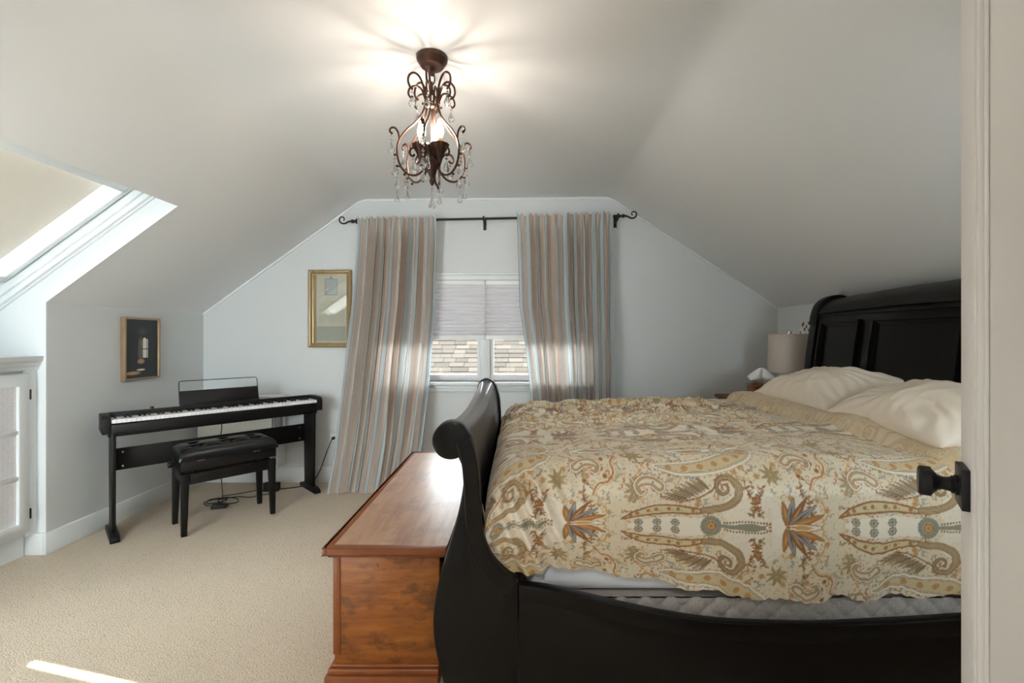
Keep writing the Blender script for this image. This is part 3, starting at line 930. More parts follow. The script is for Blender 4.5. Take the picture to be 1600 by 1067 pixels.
build(M().box(hx1-0.001, hx1+0.003, hy0+0.075, hy0+0.11, 0.50, 0.58), 'control_panel', 'grey_plastic', hp, bevel=0.001)

oz, ox = 0.36, -1.60
ou = thing('wall_outlet', 'cream double wall outlet beside the left curtain', 'outlet', (ox, YB, oz-0.06))
ou['label'] = 'cream double wall outlet with a black plug beside the curtain'
build(M().box(ox-0.036, ox+0.036, YB-0.006, YB, oz-0.058, oz+0.058), 'cover_plate', 'outlet', ou, bevel=0.002)
for dz in (-0.022, 0.022):
    sk = build(M().box(ox-0.017, ox+0.017, YB-0.008, YB-0.005, oz+dz-0.014, oz+dz+0.014), 'socket', 'outlet', ou, bevel=0.003)
    for dx in (-0.006, 0.006):
        build(M().box(ox+dx-0.0012, ox+dx+0.0012, YB-0.0085, YB-0.0075, oz+dz-0.003, oz+dz+0.006), 'slot', 'black', sk)
pw = thing('mains_cable', 'black mains cable plugged into the outlet, running to the floor', 'cable', (-1.75, 3.85, 0))
build(M().lathe([(0.0, 0), (0.012, 0.001), (0.013, 0.018), (0.006, 0.03), (0, 0.03)], 12).__class__().tube([(ox, YB-0.009, oz+0.022), (ox, YB-0.03, oz+0.022), (ox-0.004, YB-0.042, oz+0.018)], [0.013, 0.013, 0.006], 12), 'plug', 'rubber', pw, smooth=True)
build(M().tube(catmull([(ox-0.004, YB-0.04, oz+0.018), (ox-0.03, YB-0.06, 0.30), (ox-0.07, YB-0.05, 0.20), (-1.70, YB-0.05, 0.12), (-1.74, 3.83, 0.04), (-1.80, 3.80, 0.006), (-1.95, 3.72, 0.006), (-2.08, 3.66, 0.012)], 8), 0.0038, 6), 'cable', 'rubber', pw, smooth=True)
ad = thing('power_adapter', 'flat black power adapter on the carpet behind the bench', 'adapter', (-2.02, 3.70, 0))
build(M().box(-2.075, -1.955, 3.665, 3.715, 0.0, 0.068), 'case', 'rubber', ad, bevel=0.006, seg=3)
build(M().tube(catmull([(-2.07, 3.69, 0.014), (-2.14, 3.68, 0.006), (-2.25, 3.60, 0.005), (-2.33, 3.56, 0.005)], 6), 0.003, 6), 'lead', 'rubber', ad, smooth=True)
pdl = thing('sustain_pedal', 'small black sustain pedal on the carpet under the bench', 'pedal', (-2.20, 3.33, 0), 0.35)
build(M().box(-0.05, 0.05, -0.034, 0.034, 0, 0.016), 'base', 'rubber', pdl, local=True, bevel=0.004)
build(M().hexa([(-0.048, -0.03, 0.018), (0.05, -0.03, 0.014), (0.05, 0.03, 0.014), (-0.048, 0.03, 0.018), (-0.046, -0.028, 0.034), (0.048, -0.028, 0.022), (0.048, 0.028, 0.022), (-0.046, 0.028, 0.034)]), 'treadle', 'black', pdl, local=True, bevel=0.004)
pcd = M()
loop = [(-2.25, 3.34, 0.012), (-2.32, 3.36, 0.005), (-2.37, 3.42, 0.006), (-2.33, 3.49, 0.005), (-2.24, 3.48, 0.006), (-2.26, 3.41, 0.008), (-2.33, 3.39, 0.010), (-2.36, 3.46, 0.010),
        (-2.27, 3.52, 0.008), (-2.17, 3.49, 0.006), (-2.13, 3.42, 0.005), (-2.20, 3.39, 0.008), (-2.29, 3.45, 0.012), (-2.20, 3.54, 0.006), (-2.10, 3.53, 0.005), (-2.04, 3.58, 0.005), (-1.98, 3.60, 0.005)]
pcd.tube(catmull(loop, 7), 0.0034, 6)
tag(build(pcd, 'pedal_cable', 'rubber', smooth=True), 'thin black pedal cable lying in loops on the carpet', 'cable')
hc = M().tube(catmull([(-2.235, 3.375, 0.665), (-2.23, 3.40, 0.58), (-2.245, 3.40, 0.45), (-2.25, 3.42, 0.25), (-2.245, 3.43, 0.08), (-2.25, 3.44, 0.012)], 7), 0.0032, 6)
tag(build(hc, 'piano_cable', 'rubber', smooth=True), 'thin black cable dangling from the piano to the carpet', 'cable')
# ================================================================ PICTURES
fx = XL
p1 = thing('framed_print', 'small champagne-framed dark print of a sunlit arched window', 'picture', (fx+0.02, 3.25, 0.945))
y0, y1, z0, z1, t = 3.10, 3.405, 0.945, 1.385, 0.014
fr = M()
fr.ring((y0, y1, z0, z1), (y0+t, y1-t, z0+t, z1-t), fx+0.001, fx+0.034)
fr.v = [(b, a, c) for a, b, c in fr.v]
build(fr, 'frame', 'bronze_frame', p1, bevel=0.0015)
build(M().box(fx+0.004, fx+0.022, y0+t, y1-t, z0+t, z1-t), 'print', 'print_dark', p1, uv=lambda p: ((p.y-y0-t)/(y1-y0-2*t), (p.z-z0-t)/(z1-z0-2*t)))

bx0, bx1, bz0, bz1 = -1.815, -1.448, 1.158, 1.822
p2 = thing('framed_certificate', 'gold-framed antique paper print under glass beside the curtain', 'picture', ((bx0+bx1)/2, YB-0.015, bz0))
t = 0.042
for nm, poly in (('frame', None),):
    fr = M()
    # mitred moulding: outer lip high, inner sloping
    prof = [(0.0, 0.0), (0.0, 0.024), (0.010, 0.030), (0.022, 0.026), (0.034, 0.014), (t, 0.012), (t, 0.0)]
    ring = []
    for d, h in prof:
        ring.append([(bx0+d, YB-0.001-h, bz0+d), (bx1-d, YB-0.001-h, bz0+d), (bx1-d, YB-0.001-h, bz1-d), (bx0+d, YB-0.001-h, bz1-d)])
    vs = [p for r_ in ring for p in r_]
    fs = []
    for i in range(len(ring)):
        for j in range(4):
            i2 = (i+1) % len(ring)
            fs.append((i*4+j, i*4+(j+1) % 4, i2*4+(j+1) % 4, i2*4+j))
    fr.add(vs, fs)
    build(fr, 'frame', 'gold', p2)
build(M().box(bx0+t-0.004, bx1-t+0.004, YB-0.006, YB-0.001, bz0+t-0.004, bz1-t+0.004), 'print', 'print_cert', p2, uv=lambda p: ((p.x-bx0-t)/(bx1-bx0-2*t), (p.z-bz0-t)/(bz1-bz0-2*t)))
build(M().box(bx0+t-0.003, bx1-t+0.003, YB-0.0105, YB-0.0085, bz0+t-0.003, bz1-t+0.003), 'glass', 'picture_glass', p2)

# ================================================================ CURTAIN ROD AND CURTAINS
RY = 3.80
rx0, rz0, rx1, rz1 = -1.40, 2.213, 0.86, 2.258
def RZ(x): return rz0+(rz1-rz0)*(x-rx0)/(rx1-rx0)
rod = thing('curtain_rod', 'black iron curtain rod with scroll finials', 'curtain rod', (-0.27, RY, 2.23))
build(M().tube([(rx0, RY, rz0), (rx1, RY, rz1)], 0.0105, 12), 'rod', 'iron', rod, smooth=True)
for s, x, z in ((-1, rx0, rz0), (1, rx1, rz1)):
    pts = [(0, 0), (0.02, 0.0), (0.04, -0.006), (0.065, -0.018), (0.09, -0.016), (0.108, 0.002), (0.108, 0.024), (0.092, 0.036), (0.074, 0.03), (0.07, 0.014), (0.08, 0.006)]
    fp = catmull([(x+s*a, RY, z+b) for a, b in pts], 6)
    n_pts = len(fp)
    build(M().tube(fp, [0.0085-0.004*i/n_pts for i in range(n_pts)], 8), 'scroll_finial', 'iron', rod, smooth=True)
    col_ = M().lathe([(0.0, -0.012), (0.014, -0.010), (0.016, 0), (0.014, 0.010), (0, 0.012)], 12)
    col_.v = [(x+c, RY+a, z+b) for a, b, c in col_.v]
    build(col_, 'finial_collar', 'iron', rod, smooth=True)
for x in (-1.36, -0.305, 0.815):
    z = RZ(x)
    bk = M().tube([(x, YB-0.004, z-0.03), (x, RY+0.03, z-0.028), (x, RY+0.0, z-0.015)], 0.007, 8)
    bk.box(x-0.013, x+0.013, YB-0.006, YB, z-0.07, z+0.02)
    bk.box(x-0.008, x+0.008, RY-0.016, RY+0.016, z-0.022, z-0.0105)
    bk.box(x-0.008, x+0.008, RY-0.018, RY-0.011, z-0.022, z+0.018)
    build(bk, 'bracket', 'iron', rod, smooth=True, angle=30)

def curtain(label, top, keys, cloth, npl, seed, zbot):
    """top: (x0,x1) on the rod; keys: list of (z, x0, x1, yshift, amp)"""
    nu, nz = 360, 110
    u = np.linspace(0, 1, nu)
    zs = np.concatenate([np.linspace(0, 0.06, 10)[:-1], np.linspace(0.06, 1, nz-9)])
    keyz = [k[0] for k in keys][::-1]
    def itp(z, i): return np.interp(z, keyz, [k[i] for k in keys][::-1])
    rngc = np.random.default_rng(seed)
    # irregular pleat phase
    wob = np.cumsum(rngc.uniform(0.55, 1.45, npl+1)); wob = (wob-wob[0])/(wob[-1]-wob[0])
    ph = np.interp(u, wob, np.arange(npl+1))
    ampj = np.interp(ph, np.arange(npl+1), rngc.uniform(0.6, 1.25, npl+1))
    ztop = 2.255
    P = np.zeros((nz, nu, 3))
    for j, t in enumerate(zs):
        z = ztop+(zbot-ztop)*t
        x0, x1, ys, am = itp(z, 1), itp(z, 2), itp(z, 3), itp(z, 4)
        drift = vnoise(u*5+seed, np.full(nu, t*2.2), seed+3)*0.35*t
        wave = np.sin(2*math.pi*(ph+drift))
        wave2 = np.sin(4*math.pi*(ph+drift)+0.7)*0.25
        lat = np.cos(2*math.pi*(ph+drift))*0.010
        xx = x0+(x1-x0)*u+lat*np.sin(math.pi*u)
        yy = RY-0.012+ys-am*ampj*(wave+wave2)*0.6
        if t < 0.06:                      # gathered pocket on the rod
            k = t/0.06
            yy = yy*k+(RY-0.030-0.012*np.sin(2*math.pi*ph*2+1.0))*(1-k)
        fine = vnoise(u*30, np.full(nu, t*14), seed+9)*0.003
        zz = z+(0.010*np.sin(2*math.pi*ph*2+2.0)+vnoise(u*22+3, np.full(nu, 0.5), seed+5)*0.012)*np.clip(1-t/0.04, 0, 1)+RZ(xx)-rz0-0.022
        P[j] = np.stack([xx, yy+fine, np.maximum(zz, 0.003) if t > 0.5 else zz], 1)
    me = bpy.data.meshes.new('curtain')
    base = np.array([(top[0]+top[1])/2, RY, zbot])
    V = (P-base).reshape(-1, 3)
    idx = np.arange(nz*nu).reshape(nz, nu)
    F = np.stack([idx[:-1, :-1], idx[:-1, 1:], idx[1:, 1:], idx[1:, :-1]], -1).reshape(-1, 4)
    me.from_pydata(V.tolist(), [], F.tolist())
    uvl = me.uv_layers.new(name='UVMap')
    UV = np.stack([np.broadcast_to(u*cloth, (nz, nu)), np.broadcast_to(zs[:, None], (nz, nu))], -1).reshape(-1, 2)
    li = np.zeros(len(me.loops), dtype=np.int32); me.loops.foreach_get('vertex_index', li)
    uvl.data.foreach_set('uv', UV[li].astype(np.float32).ravel())
    me.shade_smooth()
    me.materials.append(MAT['curtain'])
    o = bpy.data.objects.new('curtain', me); COL.objects.link(o); o.location = base
    return tag(o, label, 'curtain')
curtain('long striped curtain pooling out on the carpet beside the piano', (-1.345, -0.70),
        [(2.3, -1.345, -0.695, 0, 0.036), (2.0, -1.36, -0.70, 0, 0.070), (1.5, -1.40, -0.715, 0.0, 0.070), (0.9, -1.465, -0.755, -0.03, 0.064), (0.4, -1.505, -0.80, -0.09, 0.040), (0.0, -1.545, -0.85, -0.165, 0.040)],
        1.35, 9, 11, 0.006)
curtain('straight striped curtain hanging beyond the bed', (-0.03, 0.765),
        [(2.3, -0.03, 0.765, 0, 0.036), (2.0, -0.02, 0.77, 0, 0.068), (1.5, -0.005, 0.775, 0.0, 0.066), (1.1, 0.05, 0.775, -0.01, 0.060), (0.7, 0.09, 0.775, -0.01, 0.060), (0.0, 0.10, 0.77, -0.02, 0.036)],
        1.50, 10, 23, 0.01)

# ================================================================ BLANKET CHEST
cx0, cx1, cy0, cy1, ch = -0.668, -0.290, 1.635, 2.93, 0.50
bc = thing('blanket_chest', 'orange stained pine blanket chest with lid coloured pale for sky glare at the bed foot', 'chest', ((cx0+cx1)/2, (cy0+cy1)/2, 0))
build(M().box(cx0, cx1, cy0, cy1, 0.05, ch-0.03), 'body', 'pine', bc, bevel=0.003)
for y in (cy0-0.003, cy1-0.017):
    build(M().box(cx0-0.004, cx0+0.022, y, y+0.02, 0.11, ch-0.032), 'corner_board', 'pine_edge', bc, bevel=0.002)
build(M().box(cx0-0.02, cx1+0.028, cy0-0.018, cy1+0.018, ch-0.004, ch+0.001), 'lid', 'pine_top', bc)
lid = M()
for d, z0, z1 in ((0.030, ch-0.024, ch+0.002), (0.018, ch-0.036, ch-0.024)):
    lid.box(cx0-d, cx0-0.018+0.0, cy0-d, cy1+d, z0, z1) if d > 0.018 else None
    lid.box(cx0-d, cx1+0.03, cy0-d, cy0-0.0, z0, z1)
    lid.box(cx0-d, cx0, cy0, cy1+d, z0, z1)
    lid.box(cx0-d, cx1+0.03, cy1, cy1+d, z0, z1)
build(lid, 'lid_edge_moulding', 'pine_edge', bc, bevel=0.004, seg=3)
bp = M().box(cx0-0.026, cx1+0.0, cy0-0.026, cy1+0.026, 0.0, 0.045)
build(bp, 'plinth', 'pine_edge', bc, bevel=0.004)
bp = M().box(cx0-0.018, cx1+0.0, cy0-0.018, cy1+0.018, 0.045, 0.066).box(cx0-0.010, cx1, cy0-0.010, cy1+0.010, 0.066, 0.078)
build(bp, 'plinth_moulding', 'pine_edge', bc, bevel=0.005, seg=3)

# ================================================================ SLEIGH BED
BY0, BY1 = 1.475, 3.09
bed = thing('sleigh_bed', 'espresso black wooden sleigh bed with rolled ends', 'bed', (0.9, 2.28, 0))
def px(x, y, d=1.475): return ((x-813)/711*d, 1.25-(y-526)/711*d)
outer = [px(*p) for p in [(694, 703), (708, 706), (719, 722), (724, 745), (721, 775), (712, 815), (698, 860), (684, 915), (677, 960), (678, 1000), (686, 1040), (697, 1085), (706, 1115)]]
roll_c = px(704, 689); rr = 0.061
inner = [px(*p) for p in [(736, 683), (746, 720), (750, 765), (753, 815), (763, 855), (781, 884), (810, 908)]]
outer = [tuple(p) for p in catmull([(a, b, 0) for a, b in outer], 4)]; outer = [(p[0], p[1]) for p in outer]
inner = [tuple(p) for p in catmull([(a, b, 0) for a, b in inner], 5)]; inner = [(p[0], p[1]) for p in inner]
def arc(c, r, a0, a1, k=18): return [(c[0]+r*math.cos(a0+(a1-a0)*i/k), c[1]+r*math.sin(a0+(a1-a0)*i/k)) for i in range(k+1)]
a_in = math.atan2(inner[0][1]-roll_c[1], inner[0][0]-roll_c[0]); a_out = math.atan2(outer[0][1]-roll_c[1], outer[0][0]-roll_c[0])
if a_out < a_in: a_out += 2*math.pi
post_poly = arc(roll_c, rr, a_in, a_out)[1:-1]+outer+[(outer[-1][0]+0.02, 0.0), (inner[-1][0], 0.0)]+inner[::-1]
for y0, y1 in ((BY0, BY0+0.062), (BY1-0.062, BY1)):
    po = build(M().prism(post_poly, 'y', y0, y1), 'foot_post', 'bed', bed, bevel=0.005, seg=2)
# carved bead following the inner edge on the near post, and the raised roll disc
def offset_line(pl, d):
    out = []
    for i, p in enumerate(pl):
        a = Vector(pl[max(i-1, 0)]); b = Vector(pl[min(i+1, len(pl)-1)])
        t = (b-a).normalized()
        out.append((p[0]-t.y*-d*-1, p[1]+t.x*-d*-1*-1) if False else (p[0]+t.y*d, p[1]-t.x*d))
    return out
band = inner
off = offset_line(inner, 0.052)
if off[2][0] > inner[2][0]: off = offset_line(inner, -0.052)
off[0] = (off[0][0]+0.004, off[0][1]-0.002)
def strip(la, lb, y0, y1):
    m = M(); n = len(la)
    rows = [[(p[0], y, p[1]) for p in l_] for l_, y in ((la, y0), (lb, y0))]
    A = [(p[0], y0, p[1]) for p in la]; B = [(p[0], y0, p[1]) for p in lb]; C = [(p[0], y1, p[1]) for p in lb]; E = [(p[0], y1, p[1]) for p in la]
    vs = A+B+C+E; fs = []
    for i in range(n-1):
        for a, b in ((0, 1), (1, 2), (2, 3), (3, 0)):
            fs.append((a*n+i, a*n+i+1, b*n+i+1, b*n+i))
    fs += [(0, n, 2*n, 3*n), (n-1, 4*n-1, 3*n-1, 2*n-1)]
    return m.add(vs, fs)
for y0, y1 in ((BY0-0.009, BY0+0.01), (BY1-0.01, BY1+0.009)):
    build(strip([(p[0]-0.001, p[1]) for p in inner], off, y0, y1), 'post_border', 'bed', bed, bevel=0.004, seg=3)
    dc = M().prism(arc(roll_c, rr-0.002, 0, 2*math.pi, 36)[:-1], 'y', y0+0.003, y1)
    build(dc, 'roll_disc', 'bed', bed, bevel=0.003)
# footboard panel: S-curved, its top edge sags between the posts
mid_in = [(p[0]-0.012, p[1]) for p in inner[:18]]
ny_ = 30
def foot_profile(sag):
    c = (roll_c[0], roll_c[1]-sag)
    pr = arc(c, rr-0.006, a_in, a_out, 16)
    o_ = [(p[0]+0.012, p[1]-sag*max(0, (p[1]-0.3)/0.6)) for p in outer[2:34]]
    i_ = [(p[0]-0.012, p[1]-sag*max(0, (p[1]-0.3)/0.6)) for p in inner[1:14]]
    return pr+o_+[(o_[-1][0]+0.05, o_[-1][1])]+i_[::-1]
fb = M(); rows = []
for k in range(ny_+1):
    t = k/ny_
    y = BY0+0.05+(BY1-BY0-0.10)*t
    sag = 0.055*math.sin(math.pi*t)**0.8
    rows.append([(p[0], y, p[1]) for p in foot_profile(sag)])
n_r = len(rows[0])
fb.grid([r_+[r_[0]] for r_ in rows])
build(fb, 'footboard', 'bed', bed, smooth=True, angle=50)
# side rails with a dipping upper edge
rail_top = catmull([(inner[-1][0], 0.442, 0), (0.09, 0.430, 0), (0.20, 0.405, 0), (0.39, 0.360, 0), (0.62, 0.322, 0), (0.85, 0.310, 0), (1.05, 0.311, 0), (1.45, 0.333, 0), (1.75, 0.36, 0), (1.92, 0.385, 0)], 6)
rt = [(p.x, p.y) for p in rail_top]
for y0, y1, sgn in ((BY0+0.006, BY0+0.040, -1), (BY1-0.040, BY1-0.006, 1)):
    poly = [(x+0.0015, z) for x, z in rt]+[(1.92, 0.09), (rt[0][0]+0.0015, 0.09)]
    ra = build(M().prism(poly, 'y', y0, y1), 'side_rail', 'bed', bed, bevel=0.003)
    cap = strip([(x+0.002, z+0.001) for x, z in rt], [(x+0.002, z-0.052) for x, z in rt], (y0-0.007 if sgn < 0 else y1-0.002), (y0+0.002 if sgn < 0 else y1+0.007))
    build(cap, 'rail_moulding', 'bed', ra, bevel=0.003)
# headboard
hp_in = [(1.905, 0.10), (1.915, 0.60), (1.935, 0.90), (1.96, 1.15), (1.982, 1.30), (2.00, 1.395)]
roll = [(1.980, 1.40), (1.988, 1.425), (2.010, 1.457), (2.05, 1.485), (2.095, 1.500), (2.14, 1.505), (2.175, 1.49), (2.19, 1.465)]
def arch(t): return 0.022*math.sin(math.pi*t)
hb = M(); rows = []
prof_in = [(p.x, p.y) for p in catmull([(a, b, 0) for a, b in hp_in], 4)]
prof_roll = [(p.x, p.y) for p in catmull([(a, b, 0) for a, b in roll], 4)]
back = [(2.17, 1.45), (2.12, 1.455), (2.08, 1.43), (2.055, 1.37), (2.03, 1.25), (2.00, 1.0), (1.985, 0.7), (1.975, 0.10)]
for k in range(13):
    t = k/12; y = BY0+0.05+(BY1-BY0-0.10)*t
    pr = prof_in+prof_roll+back
    rows.append([(x, y, z+arch(t)*max(0, (z-1.1)/0.4)) for x, z in pr])
hb.grid([r_+[r_[0]] for r_ in rows])
build(hb, 'headboard', 'bed', bed, smooth=True, angle=35)
hpoly = [(x-0.022, z) for x, z in prof_in[:-3]]+[(p.x, p.y) for p in catmull([(1.955, 1.33, 0), (1.968, 1.40, 0), (1.99, 1.46, 0), (2.03, 1.502, 0), (2.085, 1.525, 0), (2.15, 1.527, 0), (2.195, 1.505, 0), (2.206, 1.47, 0)], 4)]+[(2.19, 1.445), (2.13, 1.46), (2.09, 1.44), (2.06, 1.37), (2.03, 1.2), (2.0, 0.8), (1.99, 0.0), (1.883, 0.0)]
for y0, y1 in ((BY0, BY0+0.062), (BY1-0.062, BY1)):
    build(M().prism(hpoly, 'y', y0, y1), 'head_post', 'bed', bed, bevel=0.006, seg=3)
# raised panel mouldings on the headboard face
def face_x(z): return float(np.interp(z, [p[1] for p in prof_in], [p[0] for p in prof_in]))
def fbar(y0, y1, z0, z1, pr, m):
    ks = 5
    for k in range(ks):
        za, zb = z0+(z1-z0)*k/ks, z0+(z1-z0)*(k+1)/ks
        xa, xb = face_x(za), face_x(zb)
        m.hexa([(xa-pr, y0, za), (xa+0.01, y0, za), (xa+0.01, y1, za), (xa-pr, y1, za), (xb-pr, y0, zb), (xb+0.01, y0, zb), (xb+0.01, y1, zb), (xb-pr, y1, zb)])
for y0, y1 in ((2.645, 2.985), (2.02, 2.545), (1.58, 1.92)):
    z0, z1 = 0.62, 1.352
    fm = M()
    for pr, w0, w1 in ((0.026, 0.0, 0.012), (0.016, 0.012, 0.022), (0.008, 0.022, 0.034)):
        fbar(y0+w0, y0+w1, z0+w0, z1-w0, pr, fm); fbar(y1-w1, y1-w0, z0+w0, z1-w0, pr, fm)
        fbar(y0+w1, y1-w1, z1-w1, z1-w0, pr, fm); fbar(y0+w1, y1-w1, z0+w0, z0+w1, pr, fm)
    build(fm, 'panel_moulding', 'bed', bed, smooth=True, angle=20)
fm = M(); fbar(BY0+0.06, BY1-0.06, 1.386, 1.398, 0.014, fm)
build(fm, 'top_bead', 'bed', bed)
for y in (1.8, 2.3, 2.8):
    build(M().box(-0.02, 1.9, y-0.04, y+0.04, 0.16, 0.18), 'bed_slat', 'nightwood', bed)

# box spring with quilted border, mattress with white sheet
MX0, MX1, MY0, MY1 = 0.005, 1.895, 1.545, 3.035
bs = M()
def qz(a, z): return 0.009*min(1, abs(math.sin(math.pi*(a/0.085+z/0.075)))*2.2)*min(1, abs(math.sin(math.pi*(a/0.085-z/0.075)))*2.2)
zz = np.linspace(0.18, 0.368, 22); aa = np.linspace(MX0, MX1, 260)
bs.grid([[(a, MY0-qz(a, z), z) for a in aa] for z in zz])
bs.grid([[(MX0, MY0, z), (MX0, MY1, z)] for z in zz[::21]]); bs.grid([[(MX1, MY0, z), (MX1, MY1, z)] for z in zz[::21]])
bs.grid([[(MX0, MY1, z), (MX1, MY1, z)] for z in zz[::21]])
bs.grid([[(MX0, y, 0.368), (MX1, y, 0.368)] for y in (MY0, MY1)]); bs.grid([[(MX0, y, 0.18), (MX1, y, 0.18)] for y in (MY0, MY1)])
tag(build(bs, 'box_spring', 'boxspring', smooth=True, angle=50), 'grey quilted box spring showing above the dark side rail', 'box spring')
mt = M().box(MX0+0.01, MX1-0.01, MY0+0.006, MY1, 0.372, 0.745)
tag(build(mt, 'mattress', 'sheet', bevel=0.05, seg=5), 'mattress in a white fitted sheet showing below the duvet hem', 'mattress')

# ---------------------------------------------------------------- paisley pattern, computed as colours per cloth point
PT, VT, PX = 0.71, 0.32, 0.001
W_, H_ = int(PT/PX), int(VT/PX)
SS, TT = np.meshgrid((np.arange(W_)+0.5)*PX, (np.arange(H_)+0.5)*PX)
def C3(r, g, b): return np.array(srgb(r, g, b)[:3])
cream, lcream = C3(219, 206, 179), C3(232, 223, 205)
brown, dbrown, orange, gold, tan_ = C3(134, 90, 48), C3(94, 62, 38), C3(174, 116, 58), C3(200, 154, 90), C3(184, 160, 120)
sage, blue = C3(140, 138, 114), C3(138, 144, 146)
img = np.zeros((H_, W_, 3)); img[:] = cream
img += (vnoise(SS*14, TT*14, 41)*0.5)[..., None]*np.array([0.05, 0.05, 0.06])
WIN = None
def window(s0, t0, R_):
    """restrict the following strokes to a small patch around (s0, t0), wrapping along s"""
    c0, c1 = int((s0-R_)/PX), int((s0+R_)/PX)+1
    if c1-c0 >= W_: return np.arange(H_), np.arange(W_)
    return np.arange(max(0, int((t0-R_)/PX)), min(H_, int((t0+R_)/PX)+1)), np.arange(c0, c1) % W_
def paint_at(rc, mask, c, a=1.0):
    if mask.size == 0: return
    ix = np.ix_(rc[0], rc[1]); mk = np.clip(mask, 0, 1)[..., None]*a
    img[ix] = img[ix]*(1-mk)+c*mk
def paint(mask, c, a=1.0):
    mk = np.clip(mask, 0, 1)[..., None]*a
    img[:] = img*(1-mk)+c*mk
def rel(s0): return (SS-s0+PT/2) % PT-PT/2
def lrel(rc, s0, t0):
    x = ((rc[1]+0.5)*PX-s0+PT/2) % PT-PT/2; y = (rc[0]+0.5)*PX-t0
    return np.meshgrid(x, y)
def soft(d): return np.clip(0.5-d/0.0016, 0, 1)
def disc(s0, t0, r, c, a=1):
    rc = window(s0, t0, r+0.003); x, y = lrel(rc, s0, t0)
    paint_at(rc, soft(np.hypot(x, y)-r), c, a)
def ell(s0, t0, a, b, ang, c, al=1):
    rc = window(s0, t0, max(a, b)+0.004); x, y = lrel(rc, s0, t0); ca, sa = math.cos(ang), math.sin(ang)
    u, v = x*ca+y*sa, -x*sa+y*ca
    paint_at(rc, soft((np.sqrt((u/a)**2+(v/b)**2)-1)*min(a, b)), c, al)
def petal(s0, t0, length, wid, ang, c, al=1, grow=0.0):
    rc = window(s0, t0, length+wid+0.004); x, y = lrel(rc, s0, t0); ca, sa = math.cos(ang), math.sin(ang)
    u, v = (x*ca+y*sa)/length, (-x*sa+y*ca)
    wv = wid*np.sqrt(np.clip(np.sin(np.pi*np.clip(u, 0, 1)**0.8), 0, 1))*np.clip(1.2-u*0.4, 0, 1)
    d = np.where((u > 0) & (u < 1), np.abs(v)-wv-grow, 0.01)
    paint_at(rc, soft(d), c, al)
def pdist(pts, rc=None):
    s0 = pts[0][0]; n = len(pts)-1
    if rc is None: X, T = rel(s0), TT
    else: X, T = lrel(rc, s0, 0.0)
    best = np.full(X.shape, 9.0); par = np.zeros(X.shape)
    for i in range(n):
        ax, ay = pts[i][0]-s0, pts[i][1]; bx, by = pts[i+1][0]-s0, pts[i+1][1]
        dx, dy = bx-ax, by-ay; L2 = dx*dx+dy*dy+1e-12
        t = np.clip(((X-ax)*dx+(T-ay)*dy)/L2, 0, 1)
        d = np.hypot(X-ax-t*dx, T-ay-t*dy)
        m_ = d < best
        best = np.where(m_, d, best); par = np.where(m_, (i+t)/n, par)
    return best, par
def cat2(p, k=5): return [(q.x, q.y) for q in catmull([(a, b, 0) for a, b in p], k)]
def line(pts, w, c, al=1):
    d, _ = pdist(cat2(pts)); paint(soft(d-w), c, al)
def teardrop(pts, wid, layers, k=5):
    d, par = pdist(cat2(pts, k)); w = np.interp(par, [a for a, b in wid], [b for a, b in wid])
    for off, c in layers: paint(soft(d-(w-off)), c)
    return d, par, w
prng = np.random.default_rng(5)
# filler sprigs, dots and vines
for _ in range(1500):
    disc(prng.uniform(0, PT), prng.uniform(0, VT), prng.uniform(0.0010, 0.0028), [tan_, brown, sage, blue, orange, gold][prng.integers(0, 6)], 0.7)
for _ in range(150):
    s0, t0, a0 = prng.uniform(0, PT), prng.uniform(0.02, VT), prng.uniform(0, 6.28)
    c = [brown, orange, sage, tan_, gold, blue][prng.integers(0, 6)]
    pts = [(s0, t0)]
    for k in range(3):
        a0 += prng.uniform(-0.9, 0.9); pts.append((pts[-1][0]+0.012*math.cos(a0), pts[-1][1]+0.012*math.sin(a0)))
    rc = window(s0, t0, 0.045); d, _p = pdist(pts, rc); paint_at(rc, soft(d-0.0010), c, 0.8)
    for p in pts: petal(p[0], p[1], 0.010, 0.0026, prng.uniform(0, 6.28), c, 0.8); petal(p[0], p[1], 0.009, 0.0024, prng.uniform(0, 6.28), c, 0.8)
for _ in range(46):
    s0, t0 = prng.uniform(0, PT), prng.uniform(0.04, VT)
    for k in range(8): disc(s0+0.0085*math.cos(k*0.785), t0+0.0085*math.sin(k*0.785), 0.0026, gold if k % 2 else tan_)
    disc(s0, t0, 0.0060, orange); disc(s0, t0, 0.0034, gold)
# second row: long horizontal paisley with a row of gold discs, curling tail
pts = [(0.30, 0.212), (0.38, 0.196), (0.47, 0.200), (0.55, 0.222), (0.61, 0.250), (0.632, 0.285), (0.605, 0.302), (0.578, 0.288)]
wid = [(0, 0.002), (0.12, 0.018), (0.4, 0.030), (0.6, 0.026), (0.8, 0.014), (1, 0.006)]
teardrop(pts, [(a, b+0.009) for a, b in wid], [(0, tan_), (0.0018, lcream)])
d, par, w = teardrop(pts, wid, [(0, sage), (0.003, cream), (0.0055, brown), (0.007, C3(206, 186, 146))])
for k in range(9):
    q = cat2(pts)[3+k*3]; disc(q[0], q[1], 0.0105, brown); disc(q[0], q[1], 0.0088, gold); disc(q[0], q[1], 0.0035, orange)
for k in range(44):
    q = cat2(pts)[min(35, int(k*35/44))]; q2 = cat2(pts)[min(35, int(k*35/44)+1)]
    tx, ty = q2[0]-q[0], q2[1]-q[1]; ln = math.hypot(tx, ty)+1e-9; wv = np.interp(k/44, [a for a, b in wid], [b for a, b in wid])+0.013
    for sg in (-1, 1): disc(q[0]-ty/ln*wv*sg, q[1]+tx/ln*wv*sg, 0.0022, sage if k % 2 else brown)
